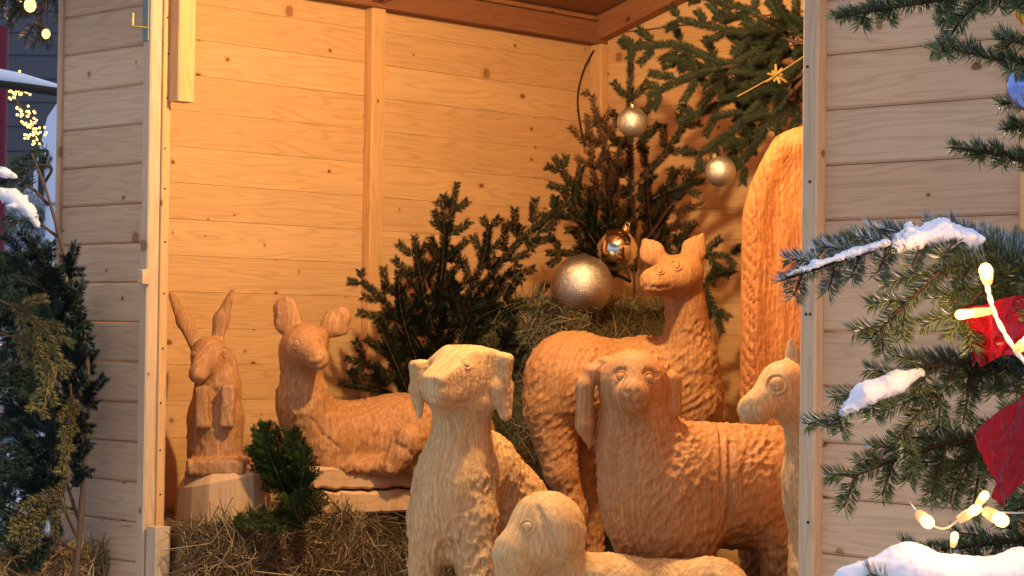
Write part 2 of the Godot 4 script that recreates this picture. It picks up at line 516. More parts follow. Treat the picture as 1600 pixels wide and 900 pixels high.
func carve(shapes: Array, cell: float, chisel: Array) -> ArrayMesh:
	# chisel: [seed, depth of the gouges, basis that scales and turns them, [[smooth centre, radius], ...]]
	var lo := Vector3(1e3, 1e3, 1e3)
	var hi := -lo
	for s in shapes:
		if s[0] == 3 or s[0] == 4:
			continue
		var r: Vector3 = Vector3.ONE * (maxf(s[3], s[4]) if s[0] != 1 and s[0] != 5 else maxf(s[2].x, maxf(s[2].y, s[2].z)) * (1.0 if s[0] == 1 else 1.5))
		lo = lo.min(s[1] - r)
		hi = hi.max(s[1] + r)
		if s[0] != 1 and s[0] != 5:
			lo = lo.min(s[2] - r)
			hi = hi.max(s[2] + r)
	lo -= Vector3.ONE * cell * 3
	hi += Vector3.ONE * cell * 3
	const B := 6
	var bn := Vector3i(((hi - lo) / (cell * B)).ceil())
	var nx := bn.x * B + 1
	var ny := bn.y * B + 1
	var nz := bn.z * B + 1
	var val := PackedFloat32Array()
	val.resize(nx * ny * nz)
	val.fill(1.0)
	var half := cell * B * 0.5
	var reach := half * 1.7321 * 1.35
	var busy := []
	for bz in bn.z:
		for by in bn.y:
			for bx in bn.x:
				var c := lo + Vector3(bx, by, bz) * cell * B + Vector3.ONE * half
				var d := field(shapes, c)
				if d > reach + 0.02:
					continue
				var near := []
				if absf(d) <= reach + 0.02:
					for s in shapes:
						var e := shape_dist(s, c)
						if s[0] == 3 or e < (reach * 1.1 + s[5] if s[0] == 4 else maxf(d, 0.0) + reach * 2.0 + s[5]):
							near.append(s)
					busy.append(Vector3i(bx, by, bz))
				for k in B + 1:
					var gz := bz * B + k
					for j in B + 1:
						var row := (gz * ny + by * B + j) * nx + bx * B
						for i in B + 1:
							if near.is_empty():
								val[row + i] = -1.0
							elif val[row + i] == 1.0:
								val[row + i] = field(near, lo + Vector3(bx * B + i, by * B + j, gz) * cell)
	var verts := PackedVector3Array()
	var at := {}
	for b in busy:
		for k in B:
			for j in B:
				for i in B:
					var g: int = ((b.z * B + k) * ny + b.y * B + j) * nx + b.x * B + i
					var m := 0
					var v0 := val[g]; var v1 := val[g + 1]; var v2 := val[g + nx]; var v3 := val[g + nx + 1]
					var g2 := g + nx * ny
					var v4 := val[g2]; var v5 := val[g2 + 1]; var v6 := val[g2 + nx]; var v7 := val[g2 + nx + 1]
					if v0 < 0: m |= 1
					if v1 < 0: m |= 2
					if v2 < 0: m |= 4
					if v3 < 0: m |= 8
					if v4 < 0: m |= 16
					if v5 < 0: m |= 32
					if v6 < 0: m |= 64
					if v7 < 0: m |= 128
					if m == 0 or m == 255:
						continue
					var sum := Vector3.ZERO
					var n := 0
					if (v0 < 0) != (v1 < 0): sum += Vector3(v0 / (v0 - v1), 0, 0); n += 1
					if (v2 < 0) != (v3 < 0): sum += Vector3(v2 / (v2 - v3), 1, 0); n += 1
					if (v4 < 0) != (v5 < 0): sum += Vector3(v4 / (v4 - v5), 0, 1); n += 1
					if (v6 < 0) != (v7 < 0): sum += Vector3(v6 / (v6 - v7), 1, 1); n += 1
					if (v0 < 0) != (v2 < 0): sum += Vector3(0, v0 / (v0 - v2), 0); n += 1
					if (v1 < 0) != (v3 < 0): sum += Vector3(1, v1 / (v1 - v3), 0); n += 1
					if (v4 < 0) != (v6 < 0): sum += Vector3(0, v4 / (v4 - v6), 1); n += 1
					if (v5 < 0) != (v7 < 0): sum += Vector3(1, v5 / (v5 - v7), 1); n += 1
					if (v0 < 0) != (v4 < 0): sum += Vector3(0, 0, v0 / (v0 - v4)); n += 1
					if (v1 < 0) != (v5 < 0): sum += Vector3(1, 0, v1 / (v1 - v5)); n += 1
					if (v2 < 0) != (v6 < 0): sum += Vector3(0, 1, v2 / (v2 - v6)); n += 1
					if (v3 < 0) != (v7 < 0): sum += Vector3(1, 1, v3 / (v3 - v7)); n += 1
					at[g] = verts.size()
					verts.append(lo + (Vector3(b.x * B + i, b.y * B + j, b.z * B + k) + sum / n) * cell)
	var idx := PackedInt32Array()
	var nxy := nx * ny
	for g in at:
		# edges from corner g along x, y, z; the four cells round each edge
		var s0 := val[g] < 0
		for ax in 3:
			var step: int = [1, nx, nxy][ax]
			if (val[g + step] < 0) == s0:
				continue
			var p: int = [nx, nxy, 1][ax]
			var q: int = [nxy, 1, nx][ax]
			if not (at.has(g - p) and at.has(g - q) and at.has(g - p - q)):
				continue
			var a: int = at[g]
			var b: int = at[g - p]
			var c: int = at[g - p - q]
			var d: int = at[g - q]
			if s0:
				idx.append_array([a, c, b, a, d, c])
			else:
				idx.append_array([a, b, c, a, c, d])
	var nrm := vertex_normals(verts, idx)
	if chisel:
		var cn := FastNoiseLite.new()
		cn.seed = chisel[0]
		cn.noise_type = FastNoiseLite.TYPE_CELLULAR
		cn.cellular_return_type = FastNoiseLite.RETURN_DISTANCE
		cn.cellular_jitter = 0.9
		cn.frequency = 1.0
		cn.fractal_type = FastNoiseLite.FRACTAL_NONE
		cn.domain_warp_enabled = true
		cn.domain_warp_amplitude = 0.75
		cn.domain_warp_frequency = 0.3
		var big := FastNoiseLite.new()
		big.seed = chisel[0] + 1
		big.frequency = 9.0
		var f: Basis = chisel[2]
		for i in verts.size():
			var p := verts[i]
			var w := 1.0
			for sm in chisel[3]:
				w = minf(w, smoothstep(sm[1] * 0.8, sm[1] * 1.15, p.distance_to(sm[0])))
			w = 0.12 + 0.88 * w
			w *= clampf(0.95 + 1.3 * big.get_noise_3dv(p), 0.35, 1.6)
			var q := cn.get_noise_3dv(f * p) + 1.0
			verts[i] = p + nrm[i] * (minf(q * q, 1.1) - 0.4) * chisel[1] * w
		nrm = vertex_normals(verts, idx)
	var arr := []
	arr.resize(Mesh.ARRAY_MAX)
	arr[Mesh.ARRAY_VERTEX] = verts
	arr[Mesh.ARRAY_NORMAL] = nrm
	arr[Mesh.ARRAY_INDEX] = idx
	var me := ArrayMesh.new()
	me.add_surface_from_arrays(Mesh.PRIMITIVE_TRIANGLES, arr)
	return me

func vertex_normals(v: PackedVector3Array, idx: PackedInt32Array) -> PackedVector3Array:
	var n := PackedVector3Array()
	n.resize(v.size())
	for t in range(0, idx.size(), 3):
		var a := v[idx[t]]
		var c := (v[idx[t + 2]] - a).cross(v[idx[t + 1]] - a)
		n[idx[t]] += c
		n[idx[t + 1]] += c
		n[idx[t + 2]] += c
	for i in n.size():
		n[i] = n[i].normalized()
	return n

func eye_on(figure: Node3D, at: Vector3, out: Vector3, r: float, m: Material) -> void:
	# a carved eye: a low boss ringed by a raised lid
	r *= 1.15
	var z := out.normalized()
	var x := Vector3.UP.cross(z).normalized()
	var b := Basis(x, z.cross(x), z)
	var s := SphereMesh.new()
	s.radius = r; s.height = r * 2; s.radial_segments = 16; s.rings = 8
	var e := part("eye", s, m, figure, at - figure.position, b.scaled_local(Vector3(1, 1, 0.55)))
	var t := TorusMesh.new()
	t.inner_radius = r * 1.16; t.outer_radius = r * 1.62; t.rings = 20; t.ring_segments = 8
	part("eyelid", t, m, e, Vector3(0, 0, 0), Basis(Vector3.RIGHT, PI / 2))

func figure_mesh(t: Node3D, shapes: Array, cell: float, chisel: Array, m: Material, called := "body") -> MeshInstance3D:
	# shapes are given in the scene's axes; the mesh is made about the figure's base
	for s in shapes:
		s[1] -= t.position
		if s[0] == 0 or s[0] == 2 or s[0] == 4:
			s[2] -= t.position
	for sm in chisel[3]:
		sm[0] -= t.position
	return part(called, carve(shapes, cell, chisel), m, t)

# ------------------------------------------------------------------ the carved animals
func build_animals() -> void:
	if true:
		var t := thing("carved_hare", Vector3(-0.119, 0.758, -0.331), "carved wooden hare with upright ears sitting on a log stump", "carved hare", "carved wooden animals in the hut")
		var shapes := [
			[0, Vector3(-0.133, 0.971, -0.327), Vector3(-0.131, 1.052, -0.327), 0.0848, 0.0810, 0.030],
			[0, Vector3(-0.131, 1.081, -0.326), Vector3(-0.138, 1.177, -0.330), 0.0752, 0.0637, 0.040],
			[1, Vector3(-0.129, 1.255, -0.295), Vector3(0.0519, 0.0577, 0.0538), 0.0000, 0.0, 0.020, Basis(Vector3(0.722, 0.004, 0.692), Vector3(0.013, 1.000, -0.019), Vector3(-0.692, 0.023, 0.722))],
			[0, Vector3(-0.114, 1.242, -0.269), Vector3(-0.080, 1.197, -0.220), 0.0402, 0.0284, 0.020],
			[0, Vector3(-0.119, 1.236, -0.333), Vector3(-0.112, 1.168, -0.342), 0.0424, 0.0501, 0.030],
			[5, Vector3(-0.082, 1.102, -0.240), Vector3(0.0209, 0.0645, 0.0247), 0.0095, 0.0, 0.006, Basis(Vector3(0.722, -0.021, 0.692), Vector3(0.048, 0.999, -0.019), Vector3(-0.691, 0.047, 0.722))],
			[5, Vector3(-0.037, 1.106, -0.298), Vector3(0.0228, 0.0647, 0.0247), 0.0095, 0.0, 0.006, Basis(Vector3(0.721, 0.042, 0.692), Vector3(-0.040, 0.999, -0.019), Vector3(-0.692, -0.014, 0.722))],
			[4, Vector3(-0.080, 1.147, -0.285), Vector3(-0.077, 1.129, -0.283), 0.0115, 0.0114, 0.006],
			[4, Vector3(-0.077, 1.129, -0.283), Vector3(-0.071, 1.112, -0.279), 0.0114, 0.0114, 0.006],
			[4, Vector3(-0.071, 1.112, -0.279), Vector3(-0.066, 1.094, -0.276), 0.0114, 0.0114, 0.006],
			[4, Vector3(-0.066, 1.094, -0.276), Vector3(-0.063, 1.078, -0.274), 0.0114, 0.0114, 0.006],
			[4, Vector3(-0.063, 1.078, -0.274), Vector3(-0.062, 1.062, -0.273), 0.0114, 0.0114, 0.006],
			[4, Vector3(-0.062, 1.062, -0.273), Vector3(-0.063, 1.045, -0.274), 0.0114, 0.0114, 0.006],
			[5, Vector3(-0.085, 0.925, -0.305), Vector3(0.0880, 0.0249, 0.0765), 0.0115, 0.0, 0.012, Basis(Vector3(0.722, 0.004, 0.692), Vector3(0.013, 1.000, -0.019), Vector3(-0.692, 0.023, 0.722))],
			[5, Vector3(-0.125, 0.889, -0.337), Vector3(0.0887, 0.0270, 0.1003), 0.0096, 0.0, 0.006, Basis(Vector3(0.722, 0.004, 0.692), Vector3(0.013, 1.000, -0.019), Vector3(-0.692, 0.023, 0.722))],
			[2, Vector3(-0.173, 1.279, -0.280), Vector3(-0.206, 1.356, -0.261), 0.0193, 0.0251, 0.012, Vector3(0.938, 0.078, 0.337), 1.90],
			[2, Vector3(-0.206, 1.356, -0.261), Vector3(-0.235, 1.436, -0.231), 0.0251, 0.0116, 0.012, Vector3(0.938, 0.078, 0.337), 1.90],
			[2, Vector3(-0.128, 1.287, -0.323), Vector3(-0.125, 1.361, -0.338), 0.0193, 0.0251, 0.012, Vector3(0.454, 0.073, 0.888), 1.90],
			[2, Vector3(-0.125, 1.361, -0.338), Vector3(-0.102, 1.444, -0.358), 0.0251, 0.0116, 0.012, Vector3(0.454, 0.073, 0.888), 1.90],
			[4, Vector3(0.000, 0.947, -0.234), Vector3(0.013, 0.907, -0.234), 0.0169, 0.0131, 0.004]]
		figure_mesh(t, shapes, 0.0058, [11, 0.0070, Basis(Vector3(0.090, 34.650, -33.217), Vector3(21.994, 0.611, 0.921), Vector3(0.499, -33.212, -34.638)), [[Vector3(-0.151, 1.245, -0.303), 0.077], [Vector3(-0.164, 1.360, -0.287), 0.116]]], MAT.wood_b)
		eye_on(t, Vector3(-0.079, 1.267, -0.315), Vector3(0.923, 0.359, -0.137), 0.0096, MAT.wood_b)
		eye_on(t, Vector3(-0.118, 1.258, -0.232), Vector3(-0.103, 0.424, 0.900), 0.0095, MAT.wood_b)
		part("stump", stump_mesh(Vector3(-0.109, 0.758, -0.340) - t.position, 0.143, 0.150), MAT.log_side, t)
	if true:
		var t := thing("carved_deer", Vector3(0.046, 0.778, -0.739), "carved wooden deer lying by the boarded side wall with its head raised", "carved deer", "carved wooden animals in the hut")
		var shapes := [
			[1, Vector3(0.025, 1.290, -0.540), Vector3(0.0700, 0.0641, 0.0700), 0.0000, 0.0, 0.020, Basis(Vector3(0.722, 0.004, 0.692), Vector3(0.013, 1.000, -0.019), Vector3(-0.692, 0.023, 0.722))],
			[0, Vector3(0.054, 1.283, -0.526), Vector3(0.138, 1.250, -0.497), 0.0522, 0.0344, 0.025],
			[0, Vector3(-0.009, 1.247, -0.549), Vector3(-0.024, 1.090, -0.581), 0.0586, 0.0746, 0.050],
			[0, Vector3(-0.016, 1.110, -0.574), Vector3(-0.011, 0.971, -0.638), 0.0745, 0.0907, 0.050],
			[0, Vector3(-0.012, 1.001, -0.691), Vector3(0.043, 0.984, -0.911), 0.1151, 0.1375, 0.050],
			[0, Vector3(0.043, 0.988, -0.911), Vector3(0.103, 0.994, -1.079), 0.1415, 0.1515, 0.050],
			[0, Vector3(0.056, 0.920, -0.620), Vector3(0.146, 0.916, -0.763), 0.0273, 0.0275, 0.020],
			[0, Vector3(0.146, 0.916, -0.763), Vector3(0.217, 0.931, -0.858), 0.0275, 0.0434, 0.020],
			[0, Vector3(0.218, 0.996, -0.801), Vector3(0.193, 0.919, -0.752), 0.0588, 0.0312, 0.030],
			[2, Vector3(-0.012, 1.325, -0.545), Vector3(-0.034, 1.360, -0.522), 0.0195, 0.0430, 0.012, Vector3(0.614, 0.079, 0.785), 2.40],
			[2, Vector3(-0.034, 1.360, -0.522), Vector3(-0.039, 1.399, -0.516), 0.0430, 0.0371, 0.012, Vector3(0.614, 0.079, 0.785), 2.20],
			[2, Vector3(0.041, 1.322, -0.595), Vector3(0.070, 1.356, -0.623), 0.0195, 0.0410, 0.012, Vector3(0.757, 0.081, 0.648), 2.40],
			[2, Vector3(0.070, 1.356, -0.623), Vector3(0.083, 1.377, -0.634), 0.0410, 0.0332, 0.012, Vector3(0.757, 0.081, 0.648), 2.20],
			[4, Vector3(0.005, 1.358, -0.490), Vector3(-0.001, 1.394, -0.484), 0.0291, 0.0252, 0.006],
			[4, Vector3(0.107, 1.354, -0.588), Vector3(0.119, 1.375, -0.600), 0.0271, 0.0233, 0.006],
			[4, Vector3(0.093, 1.238, -0.478), Vector3(0.109, 1.234, -0.475), 0.0054, 0.0054, 0.003],
			[4, Vector3(0.109, 1.234, -0.475), Vector3(0.125, 1.231, -0.471), 0.0054, 0.0053, 0.003],
			[4, Vector3(0.125, 1.231, -0.471), Vector3(0.137, 1.227, -0.471), 0.0053, 0.0053, 0.003],
			[4, Vector3(0.137, 1.227, -0.471), Vector3(0.149, 1.229, -0.472), 0.0053, 0.0053, 0.003],
			[4, Vector3(0.149, 1.229, -0.472), Vector3(0.158, 1.230, -0.476), 0.0053, 0.0053, 0.003],
			[4, Vector3(0.158, 1.230, -0.476), Vector3(0.164, 1.231, -0.483), 0.0053, 0.0053, 0.003],
			[4, Vector3(0.164, 1.231, -0.483), Vector3(0.168, 1.237, -0.486), 0.0053, 0.0053, 0.003],
			[4, Vector3(0.168, 1.237, -0.486), Vector3(0.171, 1.242, -0.490), 0.0053, 0.0053, 0.003],
			[4, Vector3(0.171, 1.242, -0.490), Vector3(0.173, 1.247, -0.495), 0.0053, 0.0053, 0.003],
			[4, Vector3(0.139, 1.258, -0.463), Vector3(0.144, 1.256, -0.463), 0.0042, 0.0042, 0.003],
			[4, Vector3(0.144, 1.256, -0.463), Vector3(0.147, 1.254, -0.463), 0.0042, 0.0042, 0.003],
			[4, Vector3(0.147, 1.254, -0.463), Vector3(0.150, 1.252, -0.464), 0.0042, 0.0042, 0.003],
			[4, Vector3(0.163, 1.254, -0.473), Vector3(0.164, 1.256, -0.475), 0.0042, 0.0042, 0.003],
			[4, Vector3(0.164, 1.256, -0.475), Vector3(0.165, 1.258, -0.477), 0.0042, 0.0042, 0.003],
			[4, Vector3(0.165, 1.258, -0.477), Vector3(0.166, 1.260, -0.480), 0.0042, 0.0042, 0.003],
			[4, Vector3(0.119, 1.081, -0.801), Vector3(0.130, 1.068, -0.800), 0.0063, 0.0063, 0.003],
			[4, Vector3(0.130, 1.068, -0.800), Vector3(0.139, 1.055, -0.801), 0.0063, 0.0063, 0.003],
			[4, Vector3(0.139, 1.055, -0.801), Vector3(0.147, 1.042, -0.802), 0.0063, 0.0063, 0.003],
			[4, Vector3(0.147, 1.042, -0.802), Vector3(0.188, 1.029, -0.762), 0.0063, 0.0063, 0.003],
			[4, Vector3(0.188, 1.029, -0.762), Vector3(0.200, 1.013, -0.750), 0.0063, 0.0062, 0.003],
			[4, Vector3(0.200, 1.013, -0.750), Vector3(0.206, 0.998, -0.743), 0.0062, 0.0062, 0.003],
			[4, Vector3(0.206, 0.998, -0.743), Vector3(0.205, 0.981, -0.738), 0.0062, 0.0062, 0.003],
			[4, Vector3(0.205, 0.981, -0.738), Vector3(0.205, 0.965, -0.734), 0.0062, 0.0062, 0.003],
			[4, Vector3(0.205, 0.965, -0.734), Vector3(0.205, 0.949, -0.729), 0.0062, 0.0062, 0.003],
			[4, Vector3(0.205, 0.949, -0.729), Vector3(0.209, 0.937, -0.727), 0.0062, 0.0062, 0.003],
			[4, Vector3(0.209, 0.937, -0.727), Vector3(0.211, 0.924, -0.727), 0.0062, 0.0062, 0.003],
			[4, Vector3(0.211, 0.924, -0.727), Vector3(0.212, 0.911, -0.728), 0.0062, 0.0062, 0.003],
			[4, Vector3(0.058, 1.064, -0.546), Vector3(0.061, 1.048, -0.558), 0.0050, 0.0050, 0.003],
			[4, Vector3(0.061, 1.048, -0.558), Vector3(0.065, 1.032, -0.570), 0.0050, 0.0050, 0.003],
			[4, Vector3(0.065, 1.032, -0.570), Vector3(0.070, 1.016, -0.580), 0.0050, 0.0050, 0.003],
			[4, Vector3(0.070, 1.016, -0.580), Vector3(0.078, 1.003, -0.595), 0.0050, 0.0051, 0.003],
			[4, Vector3(0.078, 1.003, -0.595), Vector3(0.086, 0.990, -0.610), 0.0051, 0.0051, 0.003],
			[4, Vector3(0.086, 0.990, -0.610), Vector3(0.093, 0.976, -0.626), 0.0051, 0.0051, 0.003],
			[4, Vector3(0.198, 0.997, -0.745), Vector3(0.227, 0.989, -0.743), 0.0051, 0.0051, 0.003],
			[4, Vector3(0.227, 0.989, -0.743), Vector3(0.245, 0.980, -0.751), 0.0051, 0.0050, 0.003],
			[4, Vector3(0.245, 0.980, -0.751), Vector3(0.256, 0.970, -0.766), 0.0050, 0.0051, 0.003],
			[4, Vector3(0.256, 0.970, -0.766), Vector3(0.255, 0.953, -0.781), 0.0051, 0.0051, 0.003],
			[4, Vector3(0.255, 0.953, -0.781), Vector3(0.242, 0.935, -0.806), 0.0051, 0.0051, 0.003],
			[4, Vector3(0.242, 0.935, -0.806), Vector3(0.240, 0.918, -0.822), 0.0051, 0.0051, 0.003]]
		figure_mesh(t, shapes, 0.0058, [21, 0.0105, Basis(Vector3(5.495, 45.557, -45.673), Vector3(24.992, -18.155, 1.267), Vector3(-4.605, -44.170, -47.627)), [[Vector3(0.041, 1.296, -0.541), 0.116], [Vector3(0.130, 1.278, -0.474), 0.076]]], MAT.wood_c)
		eye_on(t, Vector3(0.120, 1.295, -0.531), Vector3(0.618, 0.646, -0.448), 0.0096, MAT.wood_c)
		eye_on(t, Vector3(0.066, 1.294, -0.473), Vector3(0.206, 0.231, 0.951), 0.0096, MAT.wood_c)
		part("base_slab", slab_mesh(Vector3(0.075, 0.775, -0.532) - t.position, Vector3(0.299, 0.020, -0.954), 0.620, 0.142, 0.17), MAT.log_side, t)
	if true:
		var t := thing("carved_lamb", Vector3(1.035, 0.575, -0.204), "carved wooden lamb with flat head and hanging ears sitting upright at the front", "carved lamb", "carved wooden animals in the hut")
		var shapes := [
			[5, Vector3(1.094, 1.224, -0.153), Vector3(0.0780, 0.0764, 0.0715), 0.0195, 0.0, 0.012, Basis(Vector3(0.407, 0.082, 0.910), Vector3(-0.016, 0.996, -0.083), Vector3(-0.913, 0.019, 0.407))],
			[0, Vector3(1.108, 1.228, -0.139), Vector3(1.130, 1.204, -0.050), 0.0745, 0.0574, 0.020],
			[0, Vector3(1.117, 1.180, -0.093), Vector3(1.096, 1.153, -0.157), 0.0418, 0.0520, 0.030],
			[3, Vector3(1.133, 1.294, -0.112), Vector3(0.125, 0.837, 0.532), 0.0, 0.0, 0.006],
			[3, Vector3(1.092, 1.300, -0.149), Vector3(0.072, 0.990, 0.122), 0.0, 0.0, 0.005],
			[3, Vector3(1.040, 1.272, -0.100), Vector3(-0.384, 0.756, 0.530), 0.0, 0.0, 0.006],
			[3, Vector3(1.126, 1.201, -0.004), Vector3(0.073, -0.023, 0.997), 0.0, 0.0, 0.006],
			[3, Vector3(1.177, 1.207, -0.129), Vector3(0.995, -0.056, 0.083), 0.0, 0.0, 0.010],
			[0, Vector3(1.080, 1.139, -0.169), Vector3(1.067, 0.975, -0.175), 0.0685, 0.0932, 0.050],
			[1, Vector3(1.055, 0.901, -0.165), Vector3(0.1079, 0.1634, 0.1046), 0.0000, 0.0, 0.050, Basis(Vector3(0.722, 0.004, 0.692), Vector3(0.013, 1.000, -0.019), Vector3(-0.692, 0.023, 0.722))],
			[0, Vector3(1.044, 0.989, -0.277), Vector3(1.014, 0.878, -0.390), 0.0964, 0.1152, 0.050],
			[0, Vector3(1.000, 0.859, -0.404), Vector3(0.990, 0.719, -0.454), 0.1190, 0.1336, 0.050],
			[0, Vector3(1.025, 0.862, -0.096), Vector3(1.041, 0.639, -0.076), 0.0423, 0.0388, 0.040],
			[0, Vector3(1.125, 0.865, -0.179), Vector3(1.146, 0.642, -0.162), 0.0535, 0.0468, 0.040],
			[0, Vector3(1.100, 0.696, -0.339), Vector3(1.122, 0.626, -0.223), 0.0698, 0.0489, 0.040],
			[5, Vector3(1.002, 1.219, -0.093), Vector3(0.0228, 0.0457, 0.0228), 0.0130, 0.0, 0.006, Basis(Vector3(0.278, -0.025, 0.960), Vector3(0.125, 0.992, -0.010), Vector3(-0.952, 0.123, 0.279))],
			[2, Vector3(0.997, 1.189, -0.089), Vector3(1.002, 1.121, -0.095), 0.0245, 0.0082, 0.004, Vector3(0.204, -0.023, 0.979), 1.30],
			[5, Vector3(1.171, 1.234, -0.199), Vector3(0.0405, 0.0550, 0.0194), 0.0162, 0.0, 0.008, Basis(Vector3(0.919, 0.133, 0.371), Vector3(-0.135, 0.991, -0.023), Vector3(-0.371, -0.029, 0.928))],
			[2, Vector3(1.183, 1.197, -0.204), Vector3(1.191, 1.129, -0.213), 0.0356, 0.0178, 0.006, Vector3(0.921, 0.089, 0.379), 1.80],
			[4, Vector3(1.109, 0.785, -0.096), Vector3(1.137, 0.649, -0.071), 0.0209, 0.0223, 0.010],
			[4, Vector3(1.131, 1.172, -0.005), Vector3(1.143, 1.170, -0.007), 0.0063, 0.0063, 0.004],
			[4, Vector3(1.143, 1.170, -0.007), Vector3(1.152, 1.167, -0.011), 0.0063, 0.0063, 0.004],
			[4, Vector3(1.152, 1.167, -0.011), Vector3(1.158, 1.164, -0.019), 0.0063, 0.0063, 0.004],
			[4, Vector3(1.158, 1.164, -0.019), Vector3(1.163, 1.162, -0.030), 0.0063, 0.0063, 0.004],
			[4, Vector3(1.163, 1.162, -0.030), Vector3(1.165, 1.160, -0.045), 0.0063, 0.0063, 0.004],
			[4, Vector3(1.165, 1.160, -0.045), Vector3(1.164, 1.158, -0.062), 0.0063, 0.0064, 0.004],
			[4, Vector3(1.164, 1.158, -0.062), Vector3(1.165, 1.160, -0.076), 0.0064, 0.0064, 0.004],
			[4, Vector3(1.165, 1.160, -0.076), Vector3(1.166, 1.161, -0.091), 0.0064, 0.0064, 0.004],
			[4, Vector3(1.166, 1.161, -0.091), Vector3(1.166, 1.162, -0.105), 0.0064, 0.0064, 0.004],
			[4, Vector3(1.141, 1.211, -0.004), Vector3(1.145, 1.209, -0.005), 0.0054, 0.0054, 0.003],
			[4, Vector3(1.145, 1.209, -0.005), Vector3(1.149, 1.207, -0.005), 0.0054, 0.0054, 0.003],
			[4, Vector3(1.149, 1.207, -0.005), Vector3(1.153, 1.205, -0.005), 0.0054, 0.0054, 0.003],
			[4, Vector3(1.168, 1.202, -0.018), Vector3(1.167, 1.201, -0.015), 0.0054, 0.0054, 0.003],
			[4, Vector3(1.167, 1.201, -0.015), Vector3(1.166, 1.200, -0.012), 0.0054, 0.0054, 0.003],
			[4, Vector3(1.166, 1.200, -0.012), Vector3(1.165, 1.199, -0.010), 0.0054, 0.0054, 0.003]]
		figure_mesh(t, shapes, 0.0046, [31, 0.0105, Basis(Vector3(6.446, 46.155, -45.673), Vector3(35.027, -15.187, 1.267), Vector3(-5.249, -44.666, -47.627)), [[Vector3(1.113, 1.209, -0.130), 0.191], [Vector3(1.116, 1.045, -0.096), 0.100], [Vector3(1.127, 0.936, -0.054), 0.083]]], MAT.wood_a)
		eye_on(t, Vector3(1.168, 1.258, -0.093), Vector3(0.837, 0.522, 0.165), 0.0088, MAT.wood_a)
		eye_on(t, Vector3(1.027, 1.244, -0.095), Vector3(0.727, 0.028, 0.686), 0.0072, MAT.wood_a)
